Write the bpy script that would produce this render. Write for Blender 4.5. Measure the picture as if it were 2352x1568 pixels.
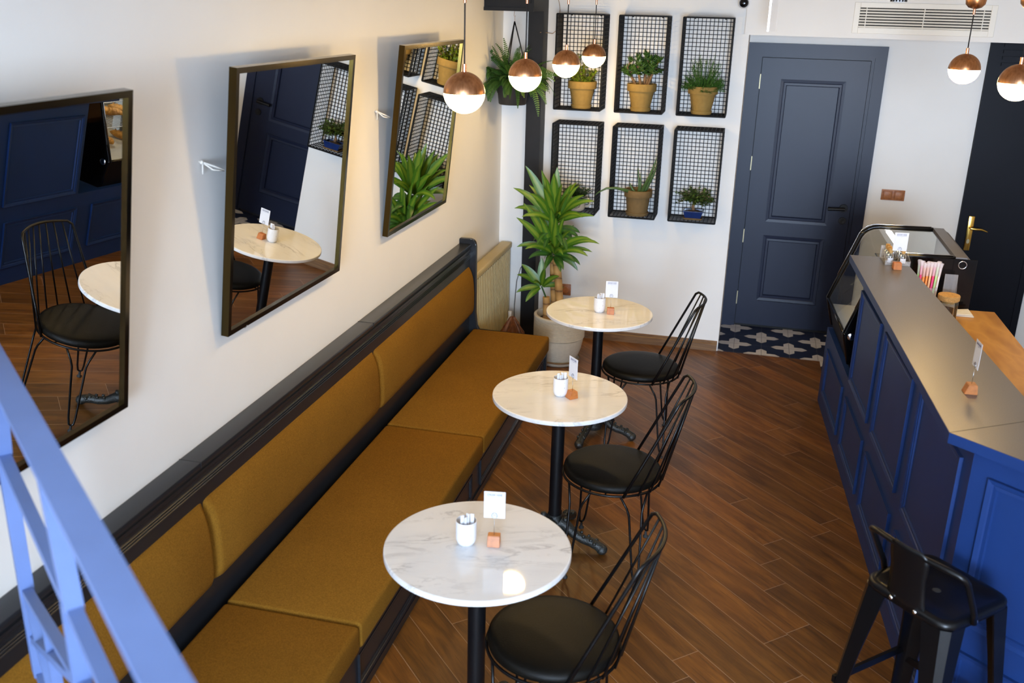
import bpy, bmesh, math, random
from mathutils import Vector, Matrix, Euler
for _o in list(bpy.data.objects): bpy.data.objects.remove(_o)
SC = bpy.context.scene
COL = SC.collection
PI = math.pi
random.seed(7)

# ------------------------------------------------------------------ camera, world, lights, exposure
cam_d = bpy.data.cameras.new('camera'); cam = bpy.data.objects.new('camera', cam_d); COL.objects.link(cam)
cam_d.sensor_width = 36.0; cam_d.sensor_fit = 'HORIZONTAL'; cam_d.lens = 2210.83 / 2352 * 36
cam.matrix_world = Matrix(((0.97025944, -0.10234933, 0.21936551, 1.75628463),
                           (0.24087636, 0.31843584, -0.91682997, -6.84209227),
                           (0.02398309, 0.9424029, 0.33361892, 2.39318265),
                           (0, 0, 0, 1)))
cam_d.clip_start = 0.02
cam_d.dof.use_dof = True; cam_d.dof.focus_distance = 4.8; cam_d.dof.aperture_fstop = 3.2
SC.camera = cam

W = bpy.data.worlds.new('world'); SC.world = W; W.use_nodes = True
W.node_tree.nodes['Background'].inputs[0].default_value = (0.5, 0.66, 1.0, 1)
W.node_tree.nodes['Background'].inputs[1].default_value = 0.6

def area(name, loc, target, sx, sy, power, color):
    d = bpy.data.lights.new(name, 'AREA'); d.shape = 'RECTANGLE'; d.size = sx; d.size_y = sy
    d.energy = power; d.color = color
    o = bpy.data.objects.new(name, d); COL.objects.link(o); o.location = loc
    o.rotation_euler = (Vector(target) - Vector(loc)).to_track_quat('-Z', 'Y').to_euler()
    return o
area('window_daylight', (2.7, -13.8, 1.9), (1.3, -2.2, 0.9), 2.2, 3.0, 1650, (0.60, 0.77, 1.0))

vs = SC.view_settings
vs.view_transform = 'Standard'; vs.look = 'None'; vs.gamma = 1.0; vs.use_curve_mapping = False
vs.exposure = -0.25
SC.cycles.max_bounces = 10; SC.cycles.diffuse_bounces = 5; SC.cycles.glossy_bounces = 6
SC.cycles.transparent_max_bounces = 16; SC.cycles.caustics_reflective = False; SC.cycles.caustics_refractive = False
SC.cycles.sample_clamp_indirect = 6.0

# ------------------------------------------------------------------ materials
class NT:
    def __init__(s, name):
        s.m = bpy.data.materials.new(name); s.m.use_nodes = True
        s.t = s.m.node_tree; s.b = s.t.nodes['Principled BSDF']
    def node(s, t, **kw):
        n = s.t.nodes.new(t)
        for k, v in kw.items(): setattr(n, k, v)
        return n
    def put(s, sock, v):
        if isinstance(v, bpy.types.NodeSocket): s.t.links.new(v, sock)
        elif v is not None:
            if hasattr(sock.default_value, '__len__') and not isinstance(v, (tuple, list)): v = (v, v, v)
            if hasattr(sock.default_value, '__len__') and len(sock.default_value) == 4 and len(v) == 3: v = (*v, 1)
            sock.default_value = v
    def math(s, op, a, b=None, c=None, clamp=False):
        n = s.node('ShaderNodeMath', operation=op, use_clamp=clamp)
        for i, v in enumerate((a, b, c)):
            if v is not None: s.put(n.inputs[i], v)
        return n.outputs[0]
    def coord(s, which='Object', scale=(1, 1, 1), rot=(0, 0, 0), loc=(0, 0, 0)):
        c = s.node('ShaderNodeTexCoord'); mp = s.node('ShaderNodeMapping')
        s.t.links.new(c.outputs[which], mp.inputs[0])
        mp.inputs['Scale'].default_value = scale; mp.inputs['Rotation'].default_value = rot; mp.inputs['Location'].default_value = loc
        return mp.outputs[0]
    def noise(s, vec, scale, detail=4, rough=.55, dist=0.0, out='Fac'):
        n = s.node('ShaderNodeTexNoise')
        if vec is not None: s.t.links.new(vec, n.inputs['Vector'])
        n.inputs['Scale'].default_value = scale; n.inputs['Detail'].default_value = detail
        n.inputs['Roughness'].default_value = rough; n.inputs['Distortion'].default_value = dist
        return n.outputs[0] if out == 'Fac' else n.outputs[1]
    def ramp(s, fac, stops):
        n = s.node('ShaderNodeValToRGB'); s.t.links.new(fac, n.inputs[0])
        e = n.color_ramp.elements
        while len(e) < len(stops): e.new(0.5)
        for i, (p, c) in enumerate(stops): e[i].position = p; e[i].color = (*c, 1) if len(c) == 3 else c
        return n.outputs[0]
    def mix(s, fac, a, b, blend='MIX'):
        n = s.node('ShaderNodeMix', data_type='RGBA', blend_type=blend)
        s.put(n.inputs[0], fac); s.put(n.inputs[6], a); s.put(n.inputs[7], b)
        return n.outputs[2]
    def sep(s, vec):
        n = s.node('ShaderNodeSeparateXYZ'); s.t.links.new(vec, n.inputs[0]); return n.outputs
    def comb(s, x, y, z=0.0):
        n = s.node('ShaderNodeCombineXYZ')
        for i, v in enumerate((x, y, z)): s.put(n.inputs[i], v)
        return n.outputs[0]
    def bump(s, h, strength=.2, dist=.01):
        n = s.node('ShaderNodeBump'); n.inputs['Strength'].default_value = strength; n.inputs['Distance'].default_value = dist
        s.t.links.new(h, n.inputs['Height']); s.t.links.new(n.outputs[0], s.b.inputs['Normal'])
    def set(s, **kw):
        names = {'color': 'Base Color', 'rough': 'Roughness', 'metal': 'Metallic', 'spec': 'Specular IOR Level', 'coat': 'Coat Weight', 'coatr': 'Coat Roughness',
                 'emit': 'Emission Color', 'estr': 'Emission Strength', 'trans': 'Transmission Weight', 'ior': 'IOR', 'alpha': 'Alpha', 'sheen': 'Sheen Weight', 'sss': 'Subsurface Weight'}
        for k, v in kw.items(): s.put(s.b.inputs[names[k]], v)
        return s

def plain(name, color, rough=.5, metal=0.0, spec=.5, vary=0.0, scale=30, bump=0.0, **kw):
    n = NT(name); n.set(rough=rough, metal=metal, spec=spec, **kw)
    if vary or bump:
        f = n.noise(n.coord(), scale, 5)
        a = tuple(c * (1 - vary) for c in color); b = tuple(min(1, c * (1 + vary)) for c in color)
        n.set(color=n.ramp(f, [(.3, a), (.7, b)]))
        if bump: n.bump(f, bump, .004)
    else: n.set(color=color)
    return n.m

MT = {}
MT['wall'] = plain('wall_paint', (.80, .785, .76), .85, spec=.2, vary=.012, scale=3, bump=.02)
MT['ceil'] = plain('ceiling_paint', (.82, .81, .79), .9, spec=.2, vary=.01, scale=3)
MT['black_metal'] = plain('black_powder_coat', (.003, .003, .004), .42, spec=.3, vary=.15, scale=60)
MT['black_wire'] = plain('black_wire', (.003, .003, .0035), .55, spec=.12, vary=.1, scale=80)
MT['black_tube'] = plain('black_chair_tube', (.003, .003, .0035), .3, spec=.3, vary=.1, scale=80)
MT['frame'] = plain('mirror_frame_lacquer', (.002, .002, .002), .15, spec=.7, vary=.1, scale=60)
MT['frame'].node_tree.nodes['Principled BSDF'].inputs['Specular Tint'].default_value = (1.0, .68, .16, 1)  # gold tint puts the warm lamp reflections into the black lacquer's colour
MT['steel_dark'] = plain('dark_steel_paint', (.009, .009, .010), .5, spec=.22, vary=.2, scale=8)
MT['bench_wood'] = plain('slate_bench_paint', (.012, .014, .018), .28, spec=.5, vary=.1, scale=6)
MT['leather'] = plain('black_seat_vinyl', (.0045, .004, .003), .45, spec=.16, vary=.2, scale=220, bump=.2)
MT['door_blue'] = plain('navy_door_paint', (.0048, .0085, .028), .40, spec=.30, vary=.06, scale=5)
MT['door_dark'] = plain('dark_navy_paint', (.0016, .002, .006), .45, spec=.15, vary=.1, scale=5)
MT['counter_blue'] = plain('counter_blue_paint', (.009, .031, .128), .45, spec=.28, vary=.05, scale=5)
MT['rail_blue'] = plain('railing_blue_paint', (.115, .175, .37), .5, spec=.4, vary=.05, scale=9)
MT['slab'] = plain('slate_laminate', (.185, .172, .172), .36, spec=.9, metal=.55, vary=.12, scale=260, bump=.05)
MT['brass'] = plain('polished_brass', (.80, .52, .12), .18, metal=1.0, vary=.05, scale=40)
MT['chrome'] = plain('chrome', (.75, .76, .8), .12, metal=1.0, vary=.02, scale=40)
MT['hinge'] = plain('brass_hinge', (.34, .29, .18), .45, metal=1.0, vary=.05, scale=40)
MT['copper_tube'] = plain('copper_tube', (.72, .36, .22), .25, metal=1.0, vary=.05, scale=40)
MT['cord'] = plain('black_cord', (.012, .012, .014), .7, vary=.1, scale=80)
MT['white_ceramic'] = None
MT['terra'] = plain('ochre_terracotta', (.24, .155, .045), .8, spec=.25, vary=.09, scale=45, bump=.08)
MT['terra_dark'] = plain('brown_terracotta', (.155, .097, .038), .8, spec=.25, vary=.12, scale=40, bump=.08)
MT['soil'] = plain('potting_soil', (.035, .022, .014), .95, vary=.5, scale=90, bump=.6)
MT['stone_pot'] = plain('cream_stoneware', (.56, .49, .38), .7, spec=.3, vary=.06, scale=50, bump=.08)
MT['dark_pot'] = plain('charcoal_plastic', (.022, .021, .022), .5, vary=.1, scale=40)
MT['blue_glaze'] = plain('blue_glaze', (.008, .022, .10), .16, spec=.6, vary=.15, scale=30)
MT['bark'] = plain('brown_bark', (.16, .09, .04), .85, vary=.35, scale=40, bump=.5)
MT['block_wood'] = plain('orange_beech', (.46, .15, .035), .45, vary=.18, scale=55)
MT['paper'] = plain('white_card', (.72, .72, .76), .6, vary=.01, scale=60)
MT['ink'] = plain('grey_ink', (.10, .10, .2), .7, vary=.05, scale=60)
MT['black_ink'] = plain('black_print', (.012, .012, .012), .6, vary=.05, scale=60)
MT['steel_wire'] = plain('steel_wire', (.45, .44, .43), .3, metal=1.0, vary=.05, scale=40)
MT['white_plastic'] = plain('white_plastic', (.82, .82, .82), .35, vary=.01, scale=40)
MT['vent_white'] = plain('vent_cream', (.80, .77, .70), .5, vary=.01, scale=40)
MT['void'] = plain('painted_opening_shade', (.02, .02, .02), .9, vary=.1, scale=20)  # near-black standing in for the shade inside gaps and openings
MT['radiator'] = plain('radiator_cream', (.46, .36, .17), .5, vary=.03, scale=20)
MT['wood_plate'] = plain('cherry_wood_plate', (.34, .12, .035), .45, vary=.25, scale=60)
MT['cork'] = plain('cork', (.55, .31, .10), .85, vary=.25, scale=150, bump=.3)
MT['iron'] = plain('cast_iron', (.02, .022, .020), .4, spec=.6, vary=.5, scale=110, bump=.8)
MT['rubber'] = plain('rubber_foot', (.02, .02, .02), .8, vary=.1, scale=60)
MT['twine'] = plain('white_cord', (.75, .72, .66), .7, vary=.05, scale=60)
MT['thin_wire'] = plain('copper_wire', (.35, .19, .08), .4, vary=.1, scale=60)
MT['raffia'] = plain('brown_raffia', (.22, .075, .025), .45, spec=.5, vary=.6, scale=40)
MT['baked'] = plain('baked_crust', (.55, .28, .06), .6, vary=.5, scale=45, bump=.3)
MT['steel_panel'] = plain('brushed_case_steel', (.50, .50, .52), .35, metal=1.0, vary=.06, scale=25)
MT['case_liner'] = plain('case_white_liner', (.66, .66, .62), .6, vary=.03, scale=12)
MT['case_black'] = plain('case_black_panel', (.003, .003, .004), .12, spec=.3, vary=.1, scale=20)
MT['case_grey'] = plain('case_grey_bar', (.16, .145, .14), .4, metal=.3, vary=.05, scale=20)
MT['spice'] = plain('dark_spice', (.06, .035, .02), .9, vary=.5, scale=200)

def m_wood_floor():
    n = NT('walnut_laminate_planks')
    v = n.coord('Object', rot=(0, 0, math.radians(46.6)))
    x, y, z = n.sep(v)
    row = n.math('DIVIDE', n.math('ADD', y, 0.005), 0.1305)
    rid = n.math('FLOOR', row); rf = n.math('FRACT', row)
    wn = n.node('ShaderNodeTexWhiteNoise', noise_dimensions='1D'); n.t.links.new(rid, wn.inputs['W'])
    xl = n.math('ADD', n.math('DIVIDE', x, 1.21), n.math('MULTIPLY', wn.outputs[0], 7.3))
    cid = n.math('FLOOR', xl); cf = n.math('FRACT', xl)
    w2 = n.node('ShaderNodeTexWhiteNoise', noise_dimensions='2D'); n.t.links.new(n.comb(rid, cid), w2.inputs['Vector'])
    gx = n.math('ADD', n.math('MULTIPLY', x, 1.6), n.math('MULTIPLY', w2.outputs[0], 40))
    gv = n.comb(gx, n.math('MULTIPLY', y, 11.0), n.math('MULTIPLY', rid, 3.1))
    g1 = n.noise(gv, 1.6, 6, .6, .8)
    gv2 = n.comb(n.math('MULTIPLY', gx, 3.0), n.math('MULTIPLY', y, 140.0), 0.0)
    g2 = n.noise(gv2, 1.0, 4, .6)
    base = n.ramp(g1, [(.22, (.060, .021, .004)), (.42, (.130, .048, .008)), (.62, (.210, .082, .013)), (.85, (.30, .125, .021))])
    tint = n.ramp(w2.outputs[0], [(0, (.72, .72, .74)), (.5, (.95, .95, .95)), (1, (1.2, 1.12, 1.05))])
    c = n.mix(1.0, base, tint, 'MULTIPLY')
    c = n.mix(n.math('MULTIPLY', n.math('GREATER_THAN', g2, .60), .35), c, (.035, .012, .006))
    e1 = n.math('LESS_THAN', n.math('MINIMUM', rf, n.math('SUBTRACT', 1.0, rf)), 0.009)
    e2 = n.math('LESS_THAN', n.math('MINIMUM', cf, n.math('SUBTRACT', 1.0, cf)), 0.0011)
    seam = n.math('MAXIMUM', e1, e2)
    c = n.mix(n.math('MULTIPLY', seam, .75), c, (.40, .26, .17))
    n.set(color=c, rough=n.math('ADD', .34, n.math('MULTIPLY', g2, .12)), spec=.42)
    n.bump(g2, .06, .002)
    return n.m
MT['floor'] = m_wood_floor()

def m_tiles():
    n = NT('cross_pattern_cement_tiles')
    S = 0.2
    v = n.coord('Object', scale=(1 / S, 1 / S, 1), loc=(-1.79 / S, -.21 / S, 0))
    x, y, z = n.sep(v)
    def cross(a, b):
        ra = n.math('MULTIPLY', n.math('LESS_THAN', a, .19), n.math('LESS_THAN', n.math('ADD', a, b), .66))
        rb = n.math('MULTIPLY', n.math('LESS_THAN', b, .19), n.math('LESS_THAN', n.math('ADD', a, b), .66))
        return n.math('MAXIMUM', ra, rb)
    a = n.math('PINGPONG', x, 1.0); b = n.math('PINGPONG', y, 1.0)
    a2 = n.math('SUBTRACT', 1.0, a); b2 = n.math('SUBTRACT', 1.0, b)
    w = n.math('MAXIMUM', cross(a, b), cross(a2, b2))
    fx = n.math('PINGPONG', x, .5); fy = n.math('PINGPONG', y, .5)
    gr = n.math('LESS_THAN', n.math('MINIMUM', fx, fy), .012)
    nz = n.noise(n.coord('Object'), 9, 4)
    col = n.mix(w, (.007, .013, .042), n.ramp(nz, [(.3, (.50, .48, .49)), (.7, (.58, .56, .56))]))
    col = n.mix(n.math('MULTIPLY', gr, .6), col, (.10, .10, .12))
    n.set(color=col, rough=.45, spec=.4); n.bump(n.math('SUBTRACT', 1.0, gr), .3, .002)
    return n.m
MT['tiles'] = m_tiles()

def m_marble():
    n = NT('white_marble')
    oi = n.node('ShaderNodeObjectInfo')
    c = n.coord('Object', rot=(0, 0, math.radians(-24)))
    va = n.node('ShaderNodeVectorMath', operation='ADD'); n.t.links.new(c, va.inputs[0]); n.t.links.new(oi.outputs['Location'], va.inputs[1])
    x, y, z = n.sep(va.outputs[0])
    v = n.comb(n.math('MULTIPLY', x, 1.0), n.math('MULTIPLY', y, 3.6), n.math('MULTIPLY', z, 2.0))
    w = n.noise(v, 2.6, 5, .6, 1.2)
    rid = n.math('ABSOLUTE', n.math('SUBTRACT', w, .5))
    vein = n.ramp(rid, [(0.0, (1, 1, 1)), (.032, (0, 0, 0))])
    msk = n.ramp(n.noise(v, 2.1, 2), [(.46, (0, 0, 0)), (.68, (1, 1, 1))])
    k = n.math('MULTIPLY', vein, msk)
    cloud = n.ramp(n.noise(v, 1.5, 4), [(.35, (.83, .82, .81)), (.65, (.755, .75, .75))])
    sp = n.ramp(n.noise(va.outputs[0], 60, 3, .7), [(.60, (0, 0, 0)), (.72, (1, 1, 1))])
    col = n.mix(n.math('MULTIPLY', k, .6), cloud, (.30, .29, .30))
    col = n.mix(n.math('MULTIPLY', n.math('MULTIPLY', sp, msk), .35), col, (.33, .31, .28))
    n.set(color=col, rough=.035, spec=.5)
    return n.m
MT['marble'] = m_marble()

def m_fabric():
    n = NT('mustard_wool_fabric')
    c = n.coord('Object')
    f = n.noise(c, 230, 3, .7); g = n.noise(c, 4, 3)
    base = n.ramp(f, [(.28, (.110, .049, .006)), (.72, (.315, .148, .018))])
    col = n.mix(.35, base, n.ramp(g, [(.3, (.18, .083, .009)), (.7, (.24, .112, .013))]))
    n.set(color=col, rough=.95, spec=.08); n.bump(f, .4, .004)
    return n.m
MT['fabric'] = m_fabric()

def m_wood(name, a, b, rough=.4, sc=(1.2, 9, 9), rings=7.0, ds=2.2):
    n = NT(name); c = n.coord('Object', scale=sc)
    w = n.noise(c, 1.7, 3, .5, ds)
    r = n.math('PINGPONG', n.math('MULTIPLY', w, rings), 1.0)
    col = n.ramp(r, [(0.0, a), (1.0, b)])
    n.set(color=col, rough=rough, spec=.4)
    return n.m
MT['oak'] = m_wood('honey_oak', (.42, .19, .028), (.60, .30, .055), .38, (2.4, .75, 2), 9.0, .6)
MT['skirt'] = m_wood('brown_skirting', (.13, .065, .025), (.20, .105, .042), .45, (1.2, 9, 9))

def m_speckle():
    n = NT('speckled_white_ceramic'); c = n.coord('Object')
    f = n.noise(c, 95, 2, .5)
    n.set(color=n.ramp(f, [(.66, (.76, .76, .78)), (.72, (.48, .47, .46))]), rough=.3)
    return n.m
MT['white_ceramic'] = m_speckle()

def m_copper():
    n = NT('brushed_copper'); c = n.coord('Object', scale=(60, 60, 4), rot=(0.5, 0, 0))
    f = n.noise(c, 1.5, 3)
    n.set(color=n.ramp(f, [(.3, (.40, .185, .085)), (.7, (.60, .31, .165))]), metal=1.0, rough=.33)
    n.bump(f, .12, .002)
    return n.m
MT['copper'] = m_copper()

def m_mirror():
    n = NT('mirror_silver'); f = n.noise(n.coord(), 2, 2)
    n.set(color=n.ramp(f, [(.3, (.86, .88, .87)), (.7, (.88, .89, .88))]), metal=1.0, rough=0.0)
    return n.m
MT['mirror'] = m_mirror()

def m_glow(name, col, strength):
    n = NT(name); lw = n.noise(n.coord(), 3, 1)
    n.set(color=(.9, .9, .9), rough=.4, emit=n.ramp(lw, [(.3, tuple(c * .98 for c in col)), (.7, col)]), estr=strength)
    return n.m
MT['lamp_glow'] = m_glow('opal_lamp_glass_lit', (1.0, .665, .25), 116.0)
MT['led'] = m_glow('led_edge_lit', (.72, .82, 1.0), 6.0)
MT['case_fill'] = m_glow('case_fill_glow', (.95, .95, 1.0), 14.0)  # glow of the fill strip added inside the display case

def m_glass(name, tint=(1, 1, 1), gloss=.08):
    n = NT(name)
    tr = n.node('ShaderNodeBsdfTransparent'); tr.inputs[0].default_value = (*tint, 1)
    gl = n.node('ShaderNodeBsdfGlossy'); gl.inputs['Roughness'].default_value = .02
    fr = n.node('ShaderNodeFresnel'); fr.inputs[0].default_value = 1.45
    fac = n.math('ADD', n.math('MULTIPLY', fr.outputs[0], .9), gloss * .3, clamp=True)
    mx = n.node('ShaderNodeMixShader'); n.t.links.new(fac, mx.inputs[0])
    n.t.links.new(tr.outputs[0], mx.inputs[1]); n.t.links.new(gl.outputs[0], mx.inputs[2])
    n.t.links.new(mx.outputs[0], n.t.nodes['Material Output'].inputs[0])
    return n.m
MT['glass'] = m_glass('clear_glass', (.96, .98, .97), .08)
MT['acrylic'] = plain('clear_acrylic', (.85, .84, .86), .12, vary=.01, scale=20, alpha=.2)

def m_leaf(name, edge, mid, rough=.45, stripe=.25):
    n = NT(name); uv = n.node('ShaderNodeUVMap'); x, y, z = n.sep(uv.outputs[0])
    d = n.math('MULTIPLY', n.math('ABSOLUTE', n.math('SUBTRACT', x, .5)), 2.0)
    nz = n.noise(n.coord('Object'), 25, 3)
    d2 = n.math('ADD', d, n.math('MULTIPLY', n.math('SUBTRACT', nz, .5), .35))
    n.set(color=n.ramp(d2, [(0.0, mid), (stripe, mid), (min(.98, stripe + .22), edge), (1.0, edge)]), rough=rough, spec=.45)
    return n.m
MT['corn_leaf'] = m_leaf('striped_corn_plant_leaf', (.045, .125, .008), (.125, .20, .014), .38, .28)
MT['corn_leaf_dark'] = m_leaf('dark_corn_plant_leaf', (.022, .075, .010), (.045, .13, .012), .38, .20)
MT['fern_leaf'] = m_leaf('fern_leaf', (.030, .085, .010), (.042, .105, .013), .55, .3)
MT['jade_leaf'] = m_leaf('jade_leaf', (.026, .070, .010), (.05, .115, .016), .3, .3)
MT['lime_leaf'] = m_leaf('lime_leaf', (.13, .20, .015), (.20, .26, .02), .4, .3)
MT['dark_leaf'] = m_leaf('dark_leaf', (.018, .055, .010), (.03, .085, .012), .35, .3)
MT['needle_leaf'] = m_leaf('needle_leaf', (.045, .135, .016), (.06, .16, .02), .6, .3)
MT['aloe_leaf'] = m_leaf('aloe_leaf', (.055, .105, .030), (.075, .135, .035), .4, .3)
MT['bonsai_leaf'] = m_leaf('bonsai_leaf', (.045, .085, .014), (.07, .12, .02), .45, .3)
def m_cane():
    n = NT('corn_plant_cane'); c = n.coord('Object'); x, y, z = n.sep(c)
    r = n.math('PINGPONG', n.math('ADD', n.math('MULTIPLY', z, 22), n.noise(c, 14, 2)), 1.0)
    n.set(color=n.ramp(r, [(0.0, (.12, .055, .02)), (.18, (.36, .19, .055)), (1.0, (.50, .28, .085))]), rough=.7); n.bump(r, .4, .004)
    return n.m
MT['cane'] = m_cane()
def m_straw(name, c):
    return plain(name, c, .35, vary=.04, scale=50)
for _k, _c in dict(pink=(.88, .07, .28), orange=(.92, .36, .10), peach=(.92, .55, .30), green=(.50, .85, .38), white=(.88, .80, .86)).items():
    MT['straw_' + _k] = m_straw('straw_' + _k, _c)
MT['film'] = plain('plastic_film', (.92, .86, .90), .2, vary=.02, scale=20, alpha=.55)

# ------------------------------------------------------------------ geometry helpers (all add to a bmesh)
def V(*a): return Vector(a)
def box(bm, x0, x1, y0, y1, z0, z1, mat=None):
    r = bmesh.ops.create_cube(bm, size=1.0); vs_ = r['verts']
    for v in vs_:
        v.co = Vector((x0 + (v.co.x + .5) * (x1 - x0), y0 + (v.co.y + .5) * (y1 - y0), z0 + (v.co.z + .5) * (z1 - z0)))
        if mat is not None: v.co = mat @ v.co
    return vs_
def rbox(bm, x0, x1, y0, y1, z0, z1, r=.02, seg=3, mat=None):
    t = bmesh.new(); box(t, x0, x1, y0, y1, z0, z1)
    bmesh.ops.bevel(t, geom=list(t.edges), offset=r, segments=seg, profile=.5, affect='EDGES', clamp_overlap=True)
    if mat is not None: bmesh.ops.transform(t, matrix=mat, verts=t.verts)
    me = bpy.data.meshes.new('tmp'); t.to_mesh(me); t.free(); bm.from_mesh(me); bpy.data.meshes.remove(me)
def tube(bm, pts, r, seg=8, closed=False, cap=True, radii=None, rot0=0.0):
    pts = [Vector(p) for p in pts]; n = len(pts); rings = []
    ref = None
    for i, p in enumerate(pts):
        if closed: d = pts[(i + 1) % n] - pts[i - 1]
        elif i == 0: d = pts[1] - p
        elif i == n - 1: d = p - pts[-2]
        else: d = (pts[i + 1] - p).normalized() + (p - pts[i - 1]).normalized()
        d = d.normalized() if d.length > 1e-9 else Vector((0, 0, 1))
        if ref is None:
            ref = Vector((0, 0, 1)) if abs(d.z) < .9 else Vector((1, 0, 0))
        a = (ref - d * ref.dot(d)); a = a.normalized() if a.length > 1e-6 else d.orthogonal().normalized()
        ref = a; b = d.cross(a)
        rr = radii[i] if radii else r
        rings.append([bm.verts.new(p + (a * math.cos(rot0 + 2 * PI * k / seg) + b * math.sin(rot0 + 2 * PI * k / seg)) * rr) for k in range(seg)])
    m = n if closed else n - 1
    for i in range(m):
        A, B = rings[i], rings[(i + 1) % n]
        for k in range(seg): bm.faces.new((A[k], A[(k + 1) % seg], B[(k + 1) % seg], B[k]))
    if cap and not closed:
        bm.faces.new(list(reversed(rings[0]))); bm.faces.new(rings[-1])
def lathe(bm, prof, seg=40, c=(0, 0, 0), mat=None):
    rings = []; c = Vector(c)
    def P(v): v = v + c; return mat @ v if mat is not None else v
    for (r, z) in prof:
        if r < 1e-6: rings.append([bm.verts.new(P(Vector((0, 0, z))))])
        else: rings.append([bm.verts.new(P(Vector((r * math.cos(2 * PI * k / seg), r * math.sin(2 * PI * k / seg), z)))) for k in range(seg)])
    for A, B in zip(rings, rings[1:]):
        if len(A) == 1 and len(B) == 1: continue
        for k in range(seg):
            k2 = (k + 1) % seg
            if len(A) == 1: bm.faces.new((A[0], B[k2], B[k]))
            elif len(B) == 1: bm.faces.new((A[k], A[k2], B[0]))
            else: bm.faces.new((A[k], A[k2], B[k2], B[k]))
def prism(bm, poly, h, axis='z', off=0.0, mat=None):
    """poly: 2D points; extruded by h along axis (z: xy poly, y: xz poly, x: yz poly)"""
    def P(u, v, w):
        q = {'z': (u, v, w), 'y': (u, w, v), 'x': (w, u, v)}[axis]; q = Vector(q)
        return mat @ q if mat is not None else q
    a = [bm.verts.new(P(u, v, off)) for u, v in poly]; b = [bm.verts.new(P(u, v, off + h)) for u, v in poly]
    bm.faces.new(a); bm.faces.new(list(reversed(b)))
    for i in range(len(poly)):
        j = (i + 1) % len(poly); bm.faces.new((a[i], b[i], b[j], a[j]))
def ball(bm, c, r, sub=2, scale=(1, 1, 1)):
    rr = bmesh.ops.create_icosphere(bm, subdivisions=sub, radius=r)
    for v in rr['verts']: v.co = Vector((v.co.x * scale[0], v.co.y * scale[1], v.co.z * scale[2])) + Vector(c)
def leaf(bm, uvl, base, d, up, length, width, bend=.3, n=5, shape=.9, fold=.15, tipw=0.0):
    """one leaf blade: base point, direction, up normal; bends away from up along its length"""
    d = Vector(d).normalized(); up = Vector(up); up = (up - d * up.dot(d)); up = up.normalized() if up.length > 1e-6 else d.orthogonal().normalized()
    side = d.cross(up).normalized()
    p = Vector(base); cur = d.copy(); upc = up.copy(); rows = []
    for i in range(n + 1):
        t = i / n
        w = width * .5 * (math.sin(PI * min(1, (t * .93 + .07)) ** shape) if i < n else tipw)
        w = max(w, width * .02)
        l = bm.verts.new(p - side * w + upc * (fold * w)); m = bm.verts.new(p); r = bm.verts.new(p + side * w + upc * (fold * w))
        rows.append((l, m, r, t))
        a = bend / n
        cur, upc = (cur * math.cos(a) - upc * math.sin(a)), (upc * math.cos(a) + cur * math.sin(a))
        p = p + cur * (length / n)
    for A, B in zip(rows, rows[1:]):
        for (i, j, u0, u1) in ((0, 1, 0.0, .5), (1, 2, .5, 1.0)):
            f = bm.faces.new((A[i], A[j], B[j], B[i]))
            for lp, uv in zip(f.loops, ((u0, A[3]), (u1, A[3]), (u1, B[3]), (u0, B[3]))): lp[uvl].uv = uv
def strap(bm, uvl, base, d, nrm, length, width, droop, n=9, fold=.2):
    """strap shaped leaf that arches under its own weight; widest before the middle, pointed tip"""
    p = Vector(base); cur = Vector(d).normalized(); rows = []
    for i in range(n + 1):
        t = i / n; w = width * .5 * max(.04, (min(1.0, .42 + t * 1.7) if t < .34 else (1 - ((t - .34) / .66) ** 1.9) ** .75) if i < n else .03)
        side = cur.cross(Vector(nrm)); side = side.normalized() if side.length > .05 else cur.orthogonal().normalized(); up = side.cross(cur)
        rows.append((bm.verts.new(p - side * w + up * fold * w), bm.verts.new(p), bm.verts.new(p + side * w + up * fold * w), t))
        cur = (cur + Vector((0, 0, -droop * (.35 + 1.3 * t) / n))).normalized(); p = p + cur * (length / n)
    for A, B in zip(rows, rows[1:]):
        for (i, j, u0, u1) in ((0, 1, 0.0, .5), (1, 2, .5, 1.0)):
            f = bm.faces.new((A[i], A[j], B[j], B[i]))
            for lp, uv in zip(f.loops, ((u0, A[3]), (u1, A[3]), (u1, B[3]), (u0, B[3]))): lp[uvl].uv = uv
def NB(): return bmesh.new()
def leafbm():
    bm = bmesh.new(); return bm, bm.loops.layers.uv.new('UVMap')

def obj(name, bm, mat, parent=None, smooth=None, label=None, kind=None, solid=None):
    me = bpy.data.meshes.new(name)
    bmesh.ops.recalc_face_normals(bm, faces=bm.faces); bm.to_mesh(me); bm.free()
    if smooth is not None:
        for p in me.polygons: p.use_smooth = True
        if smooth < 180: me.set_sharp_from_angle(angle=math.radians(smooth))
    o = bpy.data.objects.new(name, me); COL.objects.link(o)
    if mat is not None: me.materials.append(MT[mat] if isinstance(mat, str) else mat)
    if parent is not None: o.parent = parent
    if label: o['label'] = label
    if kind: o['kind'] = kind
    if solid:
        md = o.modifiers.new('thickness', 'SOLIDIFY'); md.thickness = solid; md.offset = 0
    return o
def thing(name, label, cat, loc=(0, 0, 0), rot=(0, 0, 0), group=None):
    o = bpy.data.objects.new(name, None); COL.objects.link(o); o.empty_display_size = .1
    o.location = loc; o.rotation_euler = rot; o['label'] = label; o['category'] = cat
    if group: o['group'] = group
    return o
def tag(o, label, cat, group=None):
    o['label'] = label; o['category'] = cat
    if group: o['group'] = group
    return o
def struct(name, bm, mat, label=None, smooth=None):
    o = obj(name, bm, mat, smooth=smooth); o['kind'] = 'structure'
    if label: o['label'] = label
    return o
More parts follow.
